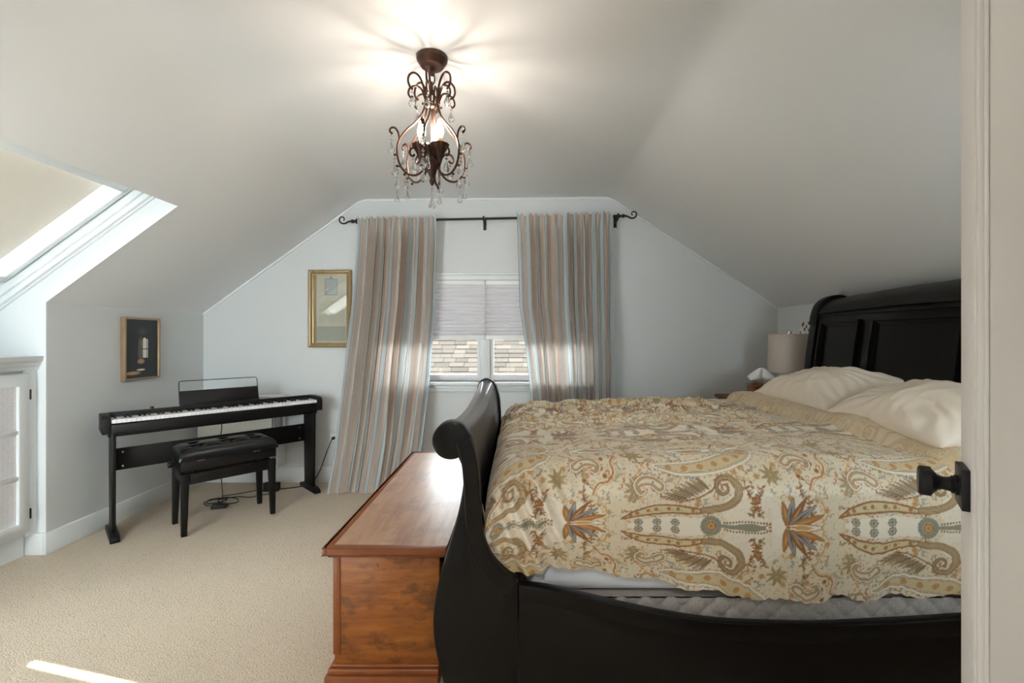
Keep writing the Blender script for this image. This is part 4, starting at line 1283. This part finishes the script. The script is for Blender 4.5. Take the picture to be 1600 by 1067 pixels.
# broad diamond flower row near the repeat edge
for s0 in (0.10, 0.455):
    ell(s0, 0.318, 0.085, 0.030, 0, tan_); ell(s0, 0.318, 0.080, 0.026, 0, lcream); ell(s0, 0.318, 0.052, 0.015, 0, sage, 0.8); ell(s0, 0.318, 0.034, 0.009, 0, gold); ell(s0, 0.318, 0.018, 0.005, 0, orange)
    for k in range(-8, 9):
        disc(s0+k*0.0115, 0.318-0.034*math.sqrt(max(0, 1-(k/8.6)**2)), 0.0032, dbrown if k % 2 else blue)
# star leaves
for s0, t0 in ((0.235, 0.262), (0.675, 0.165), (0.215, 0.135)):
    for k in range(8): petal(s0, t0, 0.036, 0.0058, k*0.785+0.3, C3(158, 138, 98))
    disc(s0, t0, 0.004, gold)
# border arcs
line([(0.08, 0.12), (0.10, 0.15), (0.135, 0.16), (0.155, 0.19), (0.15, 0.225), (0.17, 0.25)], 0.0030, orange)
line([(0.088, 0.125), (0.108, 0.145), (0.145, 0.158), (0.166, 0.19), (0.160, 0.225), (0.178, 0.247)], 0.0012, gold)
for q in ((0.085, 0.185), (0.115, 0.20), (0.12, 0.235), (0.09, 0.225), (0.055, 0.16), (0.125, 0.175)):
    disc(q[0], q[1], 0.009, tan_); disc(q[0], q[1], 0.0072, orange); disc(q[0], q[1], 0.0032, dbrown)
# cleared ground around the big scroll
ell(0.60, 0.055, 0.10, 0.065, 0, lcream, 0.75); ell(0.35, 0.0, 0.16, 0.034, 0, lcream, 0.9); ell(0.055, 0.05, 0.05, 0.05, 0, lcream, 0.6)
# coral-like sprays in the clear ground
for s0, sg in ((0.585, 1), (0.635, -1), (0.045, 1)):
    stem = cat2([(s0, 0.125), (s0+0.012*sg, 0.100), (s0+0.028*sg, 0.085), (s0+0.030*sg, 0.060), (s0+0.040*sg, 0.040)], 4)
    rc = window(s0, 0.08, 0.09); d, _p = pdist(stem, rc); paint_at(rc, soft(d-0.0015), brown)
    for k, q in enumerate(stem):
        petal(q[0], q[1], 0.016, 0.0034, 0.5+k*2.1, [brown, orange, brown, sage][k % 4]); petal(q[0], q[1], 0.013, 0.0030, 3.4+k*1.7, [orange, brown][k % 2])
# smaller curled paisleys between the rows
for s0, t0, fl in ((0.030, 0.205, 1), (0.300, 0.140, -1)):
    pp = [(s0, t0), (s0+0.022*fl, t0+0.016), (s0+0.050*fl, t0+0.018), (s0+0.072*fl, t0+0.004), (s0+0.066*fl, t0-0.016), (s0+0.052*fl, t0-0.012)]
    wd = [(0, 0.016), (0.4, 0.015), (0.7, 0.008), (1, 0.003)]
    teardrop(pp, [(a, b+0.006) for a, b in wd], [(0, brown), (0.002, lcream)], 4)
    teardrop(pp, wd, [(0, orange), (0.003, tan_), (0.006, sage), (0.009, cream)], 4)
    for k in range(12):
        disc(s0+0.026*math.cos(k*0.52)-0.002*fl, t0+0.026*math.sin(k*0.52), 0.0026, dbrown if k % 2 else gold)
# great scroll paisleys either side of the mirror line
pts = [(0.168, 0.026), (0.21, 0.046), (0.27, 0.062), (0.34, 0.064), (0.42, 0.054), (0.48, 0.052)]
wid = [(0, 0.0015), (0.2, 0.013), (0.45, 0.021), (0.7, 0.015), (1.0, 0.004)]
d, par, w = teardrop(pts, wid, [(0, brown), (0.0045, orange), (0.0065, C3(205, 190, 150))])
for k in range(8):
    q = cat2(pts)[4+int(k*2.5)]; disc(q[0], q[1]+0.001, 0.0068, brown, 0.9); disc(q[0], q[1]+0.001, 0.0050, orange); disc(q[0]+0.012, q[1]-0.004, 0.0026, sage)
sc = [(0.44, 0.056), (0.50, 0.062), (0.548, 0.088), (0.560, 0.128), (0.536, 0.156), (0.502, 0.152), (0.489, 0.127), (0.502, 0.109), (0.523, 0.114), (0.526, 0.131), (0.513, 0.135)]
d, par = pdist(cat2(sc, 6))
wv = np.interp(par, [0, 0.3, 0.6, 1], [0.012, 0.013, 0.007, 0.003])
paint(soft(d-wv), brown); paint(soft(d-wv+0.003), tan_); paint(soft(np.abs(d-wv*0.45)-0.0011), brown); paint(soft(d-0.0015), sage)
# feather leaves fanning out of the scroll
for k in range(8):
    s0, t0 = 0.375+k*0.0125, 0.094+0.0042*k; an = 2.95-0.085*k; ln = 0.080-0.004*k
    petal(s0, t0, ln, 0.0070, an, brown); petal(s0, t0, ln-0.004, 0.0046, an, [tan_, sage][k % 2]); petal(s0, t0, ln*0.8, 0.0016, an, dbrown)
line([(0.36, 0.088), (0.42, 0.098), (0.47, 0.118), (0.487, 0.135)], 0.0024, brown)
# beaded stem along the mirror line, rosette
line([(0.47, 0.0), (0.53, 0.0), (0.58, 0.006), (0.64, 0.0), (0.69, 0.0)], 0.0062, sage)
for k in range(17):
    disc(0.505+k*0.0098, 0.0115+0.006*math.sin(k/16*math.pi*1.0), 0.0034, brown)
ell(0.595, 0.0, 0.030, 0.013, 0, sage); ell(0.655, 0.0, 0.022, 0.011, 0, brown); ell(0.655, 0.0, 0.018, 0.008, 0, lcream); ell(0.655, 0.0, 0.010, 0.004, 0, orange)
for k in range(9):
    a0 = k*math.pi/8; disc(0.462+0.026*math.cos(a0), 0.026*math.sin(a0), 0.0095, sage); disc(0.462+0.026*math.cos(a0), 0.026*math.sin(a0), 0.0052, blue); disc(0.462+0.026*math.cos(a0), 0.026*math.sin(a0), 0.0024, brown)
disc(0.462, 0, 0.016, brown); disc(0.462, 0, 0.012, gold); disc(0.462, 0, 0.006, orange)
for s0 in (0.225, 0.285, 0.345):
    for k in range(8): disc(s0+0.011*math.cos(k*0.785), 0.0145+0.011*math.sin(k*0.785), 0.0045, [sage, blue][k % 2])
    disc(s0, 0.0145, 0.0068, tan_); disc(s0, 0.0145, 0.0036, brown)
# lily fan flower at the origin of the repeat
ell(0.0-0.02, 0.0, 0.034, 0.030, 0, lcream)
for k, an in enumerate((1.75, 1.35, 0.98, 0.64, 0.32, 0.0)):
    ln = (0.085, 0.098, 0.112, 0.12, 0.128, 0.115)[k]; c = (orange, blue, brown, blue, orange, lcream)[k]
    petal(0.0, 0.0, ln, 0.0130, an, brown); petal(0.0, 0.0, ln-0.004, 0.0102, an, c); petal(0.004*math.cos(an), 0.004*math.sin(an), ln*0.7, 0.0028, an, dbrown if k % 2 else gold)
petal(0.02, 0.0, 0.06, 0.008, 0.0, gold); disc(0.0, 0.0, 0.008, gold); disc(0, 0, 0.004, brown)
img = np.clip(img, 0.0, 1.0)
def pattern(s, t):
    s = np.mod(s, PT); t = np.abs(np.mod(t+VT, 2*VT)-VT)
    return img[np.clip((t/PX).astype(int), 0, H_-1), np.clip((s/PX).astype(int), 0, W_-1)]

# ---------------------------------------------------------------- duvet
def duvet():
    # cross-section across the bed, near hem first
    zt = 0.815
    cs = []
    yN, yF, r = MY0-0.036, MY1+0.03, 0.115
    z = 0.0
    side = np.arange(0.0, 1.0, 1/118.0)
    arc_n = np.linspace(0, math.pi/2, 60)
    topy = yN+r+(yF-yN-2*r)*(np.linspace(0, 1, 300)**1.25)
    ys, zs, kind = [], [], []
    for q in side: ys.append(yN); zs.append(q); kind.append(0)          # z as 0..1 between hem and shoulder
    for a in arc_n: ys.append(yN+r-r*math.cos(a)); zs.append(a); kind.append(1)
    for y in topy[1:]: ys.append(y); zs.append(0); kind.append(2)
    for a in arc_n[::6][1:]: ys.append(yF-r+r*math.sin(a)); zs.append(a); kind.append(3)
    for q in np.linspace(0, 1, 16)[1:]: ys.append(yF); zs.append(q); kind.append(4)
    ys, zs, kind = np.array(ys), np.array(zs), np.array(kind)
    # along the bed
    rf = 0.13
    foot = np.linspace(0, math.pi/2, 34)
    X = np.concatenate([np.full(30, -0.118), -0.118+rf*(1-np.cos(foot)), np.linspace(-0.118+rf, 1.66, 720)[1:]])
    Dp = np.concatenate([np.linspace(0.30, rf, 31)[:-1], rf*(1-np.sin(foot)), np.zeros(719)])
    sarc = np.concatenate([[0], np.cumsum(np.hypot(np.diff(X), np.diff(Dp)))])
    nj, ni = len(ys), len(X)
    XX = np.broadcast_to(X[None, :], (nj, ni)).copy(); DD = np.broadcast_to(Dp[None, :], (nj, ni))
    top_z = zt+0.022*np.exp(-((X-1.0)/0.6)**2)
    hem = np.interp(X, [-0.2, 0.0, 0.06, 0.10, 0.22, 0.42, 0.62, 0.85, 1.10, 1.45, 1.7], [0.47, 0.465, 0.455, 0.495, 0.478, 0.442, 0.408, 0.388, 0.382, 0.388, 0.395])
    hem = hem+0.008*np.sin(X*31+0.6)+0.006*vnoise(X*22, X*0, 3)+0.004*vnoise(X*60, X*0, 8)
    ZZ = np.zeros((nj, ni)); YY = np.broadcast_to(ys[:, None], (nj, ni)).copy(); TA = np.zeros((nj, ni))
    for j in range(nj):
        k = kind[j]
        if k == 0: ZZ[j] = hem+(top_z-r-hem)*zs[j]
        elif k in (1,): ZZ[j] = top_z-r+r*math.sin(zs[j])
        elif k == 2: ZZ[j] = top_z
        elif k == 3: ZZ[j] = top_z-r+r*math.cos(zs[j])
        else: ZZ[j] = top_z-r-0.30*zs[j]
    # foot end drops down between mattress and footboard
    relh = np.clip((ZZ-0.40)/(zt-0.40), 0, 1)
    ZZ = ZZ-DD*relh
    # arc length across, measured at mid-bed from the near shoulder
    jm = ni//2
    tarc = np.concatenate([[0], np.cumsum(np.hypot(np.diff(YY[:, jm]), np.diff(ZZ[:, jm])))])
    tcol = np.broadcast_to(tarc[:, None], (nj, ni)); scol = np.broadcast_to(sarc[None, :], (nj, ni))
    # softness and wrinkles
    top_w = np.clip((YY-(yN+0.02))/0.10, 0, 1)
    low = 0.016*vnoise(scol*3.2+2, tcol*3.2, 12)+0.008*vnoise(scol*7, tcol*7, 13)
    far = np.clip((YY-2.05)/0.6, 0, 1)
    wx = scol+0.03*vnoise(scol*5, tcol*5, 14); wy = tcol+0.05*vnoise(scol*4, tcol*4, 15)
    cre = (1-np.abs(vnoise(wx*9+wy*10, wy*15-wx*4, 16)))**3*0.020-0.007
    cre2 = (1-np.abs(vnoise(wx*13-wy*9, wy*18+wx*6, 17)))**3*0.010-0.004
    near_c = (1-np.abs(vnoise(wx*4, wy*9, 18)))**4*0.010
    fr_ = np.clip((1.30-XX)/0.15, 0, 1)*0.9+0.1
    H = low+(cre+cre2)*(0.20+1.15*far)*fr_+near_c*0.7
    ZZ = ZZ+H*top_w
    sidew = 1-top_w
    YY = YY-sidew*(0.010*vnoise(scol*4+7, tcol*2.5, 19)+0.010*vnoise(scol*9, tcol*3, 20)*np.clip(1-tcol/0.3, 0, 1)+0.009)
    # gathered folds at the foot corner of the drape
    cor = np.exp(-((XX-0.03)/0.10)**2)*sidew
    YY = YY-cor*0.014*np.sin((XX*1.0+ZZ*0.45)*2*math.pi/0.055)
    # gentle belly of the loft along the near side
    YY = YY-sidew*0.020*np.sin(np.clip(tcol/0.42, 0, 1)*math.pi)
    # folded-back turn-down next to the pillows
    YN = np.broadcast_to(ys[:, None], (nj, ni))
    edge = 1.335+0.10*np.clip((3.0-YN)/1.4, 0, 1)+0.012*np.sin(YN*9)
    tstep = np.clip((XX-edge)/0.05, 0, 1); tstep = tstep*tstep*(3-2*tstep)
    puff = 0.038+0.020*np.sin(np.clip((XX-edge)/0.26, 0, 1)*math.pi)
    ZZ = ZZ+tstep*puff*top_w; YY = YY-tstep*0.02*sidew
    col = pattern(scol-0.118-(0.157-XX.min()*0), tcol-0.255)
    col = pattern(scol-(sarc[np.searchsorted(X[60:], 0.157)+60]), tcol-0.245)
    fold = pattern(scol*1.7+0.3, tcol*1.7+0.1)*0.3+np.array(srgb(208, 188, 152)[:3])*0.7
    mk = (XX > edge+0.008)[..., None]
    col = np.where(mk, fold, col)
    base = np.array([0.75, 2.28, 0.35])
    V = (np.stack([XX, YY, ZZ], -1)-base).reshape(-1, 3).astype(np.float32)
    idx = np.arange(nj*ni, dtype=np.int32).reshape(nj, ni)
    F = np.stack([idx[:-1, :-1], idx[:-1, 1:], idx[1:, 1:], idx[1:, :-1]], -1).reshape(-1, 4)
    me = bpy.data.meshes.new('duvet')
    me.vertices.add(len(V)); me.vertices.foreach_set('co', V.ravel())
    me.loops.add(F.size); me.loops.foreach_set('vertex_index', F.ravel())
    me.polygons.add(len(F)); me.polygons.foreach_set('loop_start', np.arange(0, F.size, 4, dtype=np.int32))
    me.update(calc_edges=True)
    ca = me.color_attributes.new('paisley', 'FLOAT_COLOR', 'POINT')
    rgba = np.concatenate([col.reshape(-1, 3), np.ones((len(V), 1))], 1).astype(np.float32)
    ca.data.foreach_set('color', rgba.ravel())
    me.shade_smooth()
    me.materials.append(MAT['duvet'])
    o = bpy.data.objects.new('duvet', me); COL.objects.link(o); o.location = base
    return tag(o, 'rumpled cream and brown paisley duvet spread over the bed', 'duvet')
duvet()

# ---------------------------------------------------------------- pillows
def pillow(label, c, size, tilt, yaw, seed):
    nx, ny = 70, 90
    u = np.linspace(-1, 1, nx); v = np.linspace(-1, 1, ny)
    U, Vv = np.meshgrid(u, v, indexing='ij')
    a, b, h = size[0]/2, size[1]/2, size[2]/2
    pin = 1-0.07*(np.abs(U)**2)*(1-np.abs(Vv)**2)*0
    x = a*U*(1-0.10*(1-U**2)*0-0.06*(1-Vv**2)*0); y = b*Vv
    # pinch the sides inwards so that the corners stay pointed
    x = x*(0.93+0.07*np.abs(Vv)**2.5); y = y*(0.93+0.07*np.abs(U)**2.5)
    prof = (np.clip(1-np.abs(U)**2.6, 0, 1)**0.55)*(np.clip(1-np.abs(Vv)**2.6, 0, 1)**0.55)
    n1 = vnoise(U*2+seed, Vv*2.5, seed)*0.14+(1-np.abs(vnoise(U*2.2+Vv*1.5+9, Vv*4-U, seed+5)))**4*0.06
    ang = np.arctan2(Vv, U); rad = np.hypot(U, Vv)
    cre = np.sin(ang*22+seed+3*vnoise(U*3, Vv*3, seed+2))*np.clip(rad-0.45, 0, 1)*0.15
    mk = m_ = M()
    for sgn in (1, -1):
        z = sgn*h*prof*(1+n1*sgn+cre)
        G = np.stack([x, y, z], -1)
        m_.grid(G.tolist(), flip=(sgn < 0))
    Mx = Matrix.Translation(c) @ Matrix.Rotation(yaw, 4, 'Z') @ Matrix.Rotation(tilt, 4, 'Y')
    m_.v = [tuple(Mx @ Vector(p)) for p in m_.v]
    return tag(build(m_, 'pillow', 'pillow', smooth=True, angle=80), label, 'pillow')
pillow('cream pillow next to the table lamp, propped on the headboard', (1.735, 2.635, 0.95), (0.48, 0.70, 0.20), R(-19), R(3), 4)
pillow('cream pillow between the other pillow and the white door', (1.705, 1.91, 0.935), (0.48, 0.70, 0.20), R(-17), R(-3), 9)

# ================================================================ NIGHTSTAND, LAMP, TISSUE BOX, PATTERNED CUSHION
nx0, nx1, ny0, ny1, nt = 1.66, 2.19, 3.16, 3.86, 0.765
ns = thing('nightstand', 'walnut nightstand in the corner beyond the bed', 'nightstand', ((nx0+nx1)/2, (ny0+ny1)/2, 0))
build(M().box(nx0+0.01, nx1, ny0+0.01, ny1-0.01, 0.12, nt-0.025), 'body', 'nightwood', ns, bevel=0.004)
build(M().box(nx0-0.01, nx1, ny0-0.01, ny1+0.01, nt-0.025, nt), 'top', 'nightwood', ns, bevel=0.005)
for k in range(2):
    z0 = 0.15+k*0.285
    d_ = build(M().box(nx0-0.008, nx0+0.012, ny0+0.03, ny1-0.03, z0, z0+0.265), 'drawer', 'nightwood', ns, bevel=0.004)
    kn = M().lathe([(0.006, 0), (0.006, 0.012), (0.014, 0.018), (0.012, 0.026), (0, 0.028)], 16)
    kn.v = [(nx0-0.008-c, (ny0+ny1)/2+a, z0+0.13+b) for a, b, c in kn.v]
    build(kn, 'drawer_knob', 'iron', d_, smooth=True)
for x in (nx0+0.03, nx1-0.03):
    for y in (ny0+0.04, ny1-0.04):
        build(M().box(x-0.02, x+0.02, y-0.02, y+0.02, 0, 0.12), 'leg', 'nightwood', ns, bevel=0.003)
lc = (2.035, 3.44)
lm = thing('table_lamp', 'table lamp with a pale linen drum shade beside the headboard', 'lamp', (lc[0], lc[1], nt))
build(M().lathe([(0.0, 0), (0.085, 0), (0.085, 0.012), (0.06, 0.025), (0.07, 0.07), (0.075, 0.12), (0.05, 0.17), (0.018, 0.20), (0.012, 0.24), (0.012, 0.30), (0, 0.30)], 28, (lc[0], lc[1], nt)), 'base', 'grey_plastic', lm, smooth=True)
zs0, zs1 = 0.985, 1.268
shd = M().lathe([(0.148, 0), (0.142, zs1-zs0)], 48, (lc[0], lc[1], zs0)); shd.f = shd.f[:48]
sh2 = M().lathe([(0.146, 0.001), (0.140, zs1-zs0-0.001)], 48, (lc[0], lc[1], zs0)); sh2.f = sh2.f[:48]
shd.add(sh2.v, sh2.f)
so = build(shd, 'shade', 'linen', lm, smooth=True)
for z, r_ in ((zs0, 0.147), (zs1, 0.141)):
    build(M().tube([(lc[0]+r_*math.cos(t_*math.pi/24), lc[1]+r_*math.sin(t_*math.pi/24), z) for t_ in range(48)], 0.0028, 6, closed=True), 'shade_ring', 'linen', so, smooth=True)
spd = M()
for k in range(3):
    a0 = k*2.094+0.3
    spd.tube([(lc[0], lc[1], zs1-0.012), (lc[0]+0.14*math.cos(a0), lc[1]+0.14*math.sin(a0), zs1-0.004)], 0.0022, 6)
build(spd, 'shade_spider', 'chrome', so, smooth=True)
build(M().lathe([(0.0, -0.26), (0.006, -0.26), (0.006, 0.0), (0.004, 0.005), (0.014, 0.012), (0.016, 0.022), (0.011, 0.033), (0, 0.036)], 16, (lc[0], lc[1], zs1-0.008)), 'finial', 'chrome', lm, smooth=True)

tb = thing('tissue_box', 'wooden tissue box with a white tissue pulled up', 'tissue box', (1.755, 3.33, nt))
build(M().box(1.69, 1.82, 3.265, 3.395, nt, nt+0.135), 'box', 'nightwood', tb, bevel=0.004)
build(M().box(1.683, 1.827, 3.258, 3.402, nt+0.118, nt+0.14), 'rim', 'nightwood', tb, bevel=0.004)
tm = M()
G = []
for j in range(15):
    t = j/14; row = []
    for i in range(41):
        a0 = 2*math.pi*i/40
        fold = 0.55+0.75*abs(math.sin(2*a0+0.5))**0.7+0.18*math.sin(5*a0)
        r_ = 0.014+0.075*fold*(min(1, t/0.38)**0.8 if t < 0.38 else ((1-t)/0.62)**0.85)
        if t == 1: r_ = 0.004
        row.append((1.755+0.012*t+r_*math.cos(a0), 3.33+0.75*r_*math.sin(a0), nt+0.134+0.125*t-0.018*(1-t)*math.sin(min(1, t/0.38)*math.pi/2)*0+0.014*math.sin(3*a0+0.4)*min(t*3, 1)*(1-t)))
    G.append(row)
tm.grid(G)
build(tm, 'tissue', 'tissue', tb, smooth=True, angle=60)

pl = M().lathe([(0.0, 0.004), (0.085, 0.004), (0.10, 0.008), (0.148, 0.016), (0.152, 0.013), (0.10, 0.0), (0.0, 0.0)], 48)
pl.v = [(XR-0.001-c, 3.455+a, 1.235+b) for a, b, c in pl.v]
tag(build(pl, 'wall_plate', 'leafprint', smooth=True, angle=40), 'round white plate with dark leaf pattern hung behind the lamp', 'plate')

# ================================================================ CHANDELIER
hc_ = (-0.378, 1.95)
CZ = 2.443
chd = thing('chandelier', 'bronze scrolled chandelier with crystal drops', 'chandelier', (hc_[0], hc_[1], 1.86))
def chz(z): return z
build(M().lathe([(0.0, CZ-0.040), (0.040, CZ-0.040), (0.047, CZ-0.038), (0.053, CZ-0.031), (0.062, CZ-0.016), (0.065, CZ-0.013), (0.067, CZ), (0, CZ)], 40, (hc_[0], hc_[1], 0)), 'canopy', 'bronze', chd, smooth=True, angle=25)
build(M().lathe([(0.0, CZ-0.075), (0.010, CZ-0.073), (0.013, CZ-0.062), (0.011, CZ-0.052), (0, CZ-0.05)], 16, (hc_[0], hc_[1], 0)), 'canopy_loop', 'bronze', chd, smooth=True)
zc = CZ-0.070
for k in range(3):
    pts = []
    for i in range(16):
        a0 = 2*math.pi*i/16
        dx, dz = 0.011*math.cos(a0), 0.024*math.sin(a0)
        p = (dx, 0, dz) if k % 2 == 0 else (0, dx, dz)
        pts.append((hc_[0]+p[0], hc_[1]+p[1], zc-0.020-k*0.036+p[2]))
    build(M().tube(pts, 0.0032, 6, closed=True), 'chain_link', 'bronze', chd, smooth=True)
ring_pts = [(hc_[0]+0.02*math.cos(i*math.pi/8), hc_[1], 2.262+0.026*math.sin(i*math.pi/8)) for i in range(16)]
build(M().tube(ring_pts, 0.003, 6, closed=True), 'hanging_ring', 'bronze', chd, smooth=True)
build(M().lathe([(0.0, 1.895), (0.006, 1.90), (0.012, 1.915), (0.008, 1.93), (0.016, 1.945), (0.022, 1.965), (0.024, 1.99), (0.014, 2.01), (0.0055, 2.02), (0.0055, 2.225), (0.016, 2.232), (0.018, 2.242), (0.0, 2.246)], 20, (hc_[0], hc_[1], 0)), 'centre_stem', 'bronze', chd, smooth=True)
arm_main = [(0.082, 2.288), (0.094, 2.296), (0.103, 2.318), (0.098, 2.345), (0.078, 2.360), (0.056, 2.350), (0.040, 2.318), (0.031, 2.275), (0.030, 2.238), (0.044, 2.195), (0.075, 2.150), (0.110, 2.112), (0.138, 2.068), (0.148, 2.020), (0.139, 1.968), (0.112, 1.934), (0.078, 1.928), (0.048, 1.946), (0.028, 1.980)]
arm_out = [(0.139, 2.066), (0.143, 2.092), (0.156, 2.110), (0.172, 2.108), (0.178, 2.094), (0.170, 2.086)]
arm_in = [(0.030, 1.978), (0.044, 2.022), (0.066, 2.044), (0.088, 2.040), (0.096, 2.022), (0.088, 2.008), (0.078, 2.013)]
arm_up = [(0.031, 2.262), (0.046, 2.298), (0.070, 2.306), (0.094, 2.292), (0.102, 2.268), (0.092, 2.252), (0.082, 2.258)]
def drop_mesh(h, r):
    m = M(); pr = [(0.0, 0.0), (r*0.25, -h*0.10), (r*0.72, -h*0.48), (r, -h*0.70), (r*0.75, -h*0.90), (0.0, -h)]
    m.lathe(pr, 8)
    return m
src_drop = src_bead = None
def crystal(p, h=0.040, n_beads=1, gap=0.006):
    global src_drop, src_bead
    x, y, z = p; z -= gap
    for b in range(n_beads):
        if src_bead is None:
            mb = M().lathe([(0.0, 0.007), (0.0068, 0.0), (0.0, -0.007)], 8)
            src_bead = build(mb, 'crystal_bead', 'crystal', chd, local=True); o = src_bead
        else: o = dup(src_bead, chd)
        o.location = (x-hc_[0], y-hc_[1], z-0.006-1.86); z -= 0.014
    if src_drop is None:
        src_drop = build(drop_mesh(0.052, 0.0150), 'crystal_drop', 'crystal', chd, local=True); o = src_drop
    else: o = dup(src_drop, chd)
    o.location = (x-hc_[0], y-hc_[1], z-1.86); o.scale = (h/0.045,)*3; o.rotation_euler = (0, 0, random.random()*3)
    wr = M().tube([(p[0], p[1], p[2]), (x, y, z+0.002)], 0.0007, 4)
    build(wr, 'crystal_wire', 'chrome', chd)
src_knob = None
for k in range(6):
    a0 = R(28+60*k); ca, sa = math.cos(a0), math.sin(a0)
    A = lambda r, z: (hc_[0]+r*ca, hc_[1]+r*sa, z)
    ar = build(M().tube(catmull([A(r, z) for r, z in arm_main], 5), 0.0046, 8), 'arm', 'bronze', chd, smooth=True)
    for nm, pl, rad in (('outer_scroll', arm_out, 0.0042), ('inner_scroll', arm_in, 0.0042), ('upper_scroll', arm_up, 0.0042)):
        build(M().tube(catmull([A(r, z) for r, z in pl], 5), rad, 8), nm, 'bronze', ar, smooth=True)
    for r, z in ((0.040, 2.238), (0.158, 2.000), (0.148, 1.955), (0.118, 1.925), (0.170, 2.086), (0.078, 2.013)):
        p = A(r, z); q = (p[0]-hc_[0], p[1]-hc_[1], p[2]-1.86)
        if src_knob is None:
            src_knob = build(M().lathe([(0, -0.006), (0.005, -0.003), (0.0055, 0.001), (0.0035, 0.005), (0, 0.006)], 8), 'hook_knob', 'bronze', ar, local=True, smooth=True)
            src_knob.location = q
        else: dup(src_knob, ar, q)
    for r0, r1, z in ((0.146, 0.158, 2.000), (0.136, 0.148, 1.955)):
        build(M().tube([A(r0, z), A(r1, z)], 0.003, 6), 'hook_stub', 'bronze', ar, smooth=True)
    crystal(A(0.172, 2.084), 0.042, 2)
    crystal(A(0.158, 1.994), 0.044, 2)
    crystal(A(0.148, 1.949), 0.036, 3)
    if k % 2 == 0: crystal(A(0.086, 2.252), 0.040, 1)
    else: crystal(A(0.086, 2.286), 0.046, 1)
    crystal(A(0.080, 2.007), 0.042, 1)
crystal((hc_[0], hc_[1], 1.895), 0.046, 3)
crystal((hc_[0]-0.142, hc_[1]-0.03, 1.925), 0.03, 1, gap=0.06)
crystal((hc_[0]+0.125, hc_[1]-0.05, 1.925), 0.03, 1, gap=0.07)
for k in range(3):
    a0 = R(205+120*k); cx, cy_ = hc_[0]+0.045*math.cos(a0), hc_[1]+0.045*math.sin(a0)
    cup = build(M().lathe([(0.008, 1.985), (0.012, 2.0), (0.022, 2.03), (0.036, 2.055), (0.040, 2.062), (0.036, 2.060), (0.02, 2.035), (0.0, 2.03)], 40, (cx, cy_, 0), flute=0.05, nf=12), 'candle_cup', 'bronze', chd, smooth=True)
    build(M().lathe([(0.0115, 2.032), (0.0115, 2.088), (0, 2.088)], 20, (cx, cy_, 0)), 'candle_sleeve', 'candle', cup, smooth=True)
    build(M().lathe([(0.007, 2.088), (0.0125, 2.098), (0.017, 2.112), (0.0175, 2.122), (0.014, 2.140), (0.008, 2.158), (0.003, 2.170), (0, 2.174)], 20, (cx, cy_, 0)), 'bulb', 'bulb', cup, smooth=True)
    build(M().tube(catmull([(hc_[0], hc_[1], 1.965), (hc_[0]+0.03*math.cos(a0), hc_[1]+0.03*math.sin(a0), 1.962), (cx, cy_, 1.988)], 5), 0.004, 8), 'cup_bracket', 'bronze', cup, smooth=True)
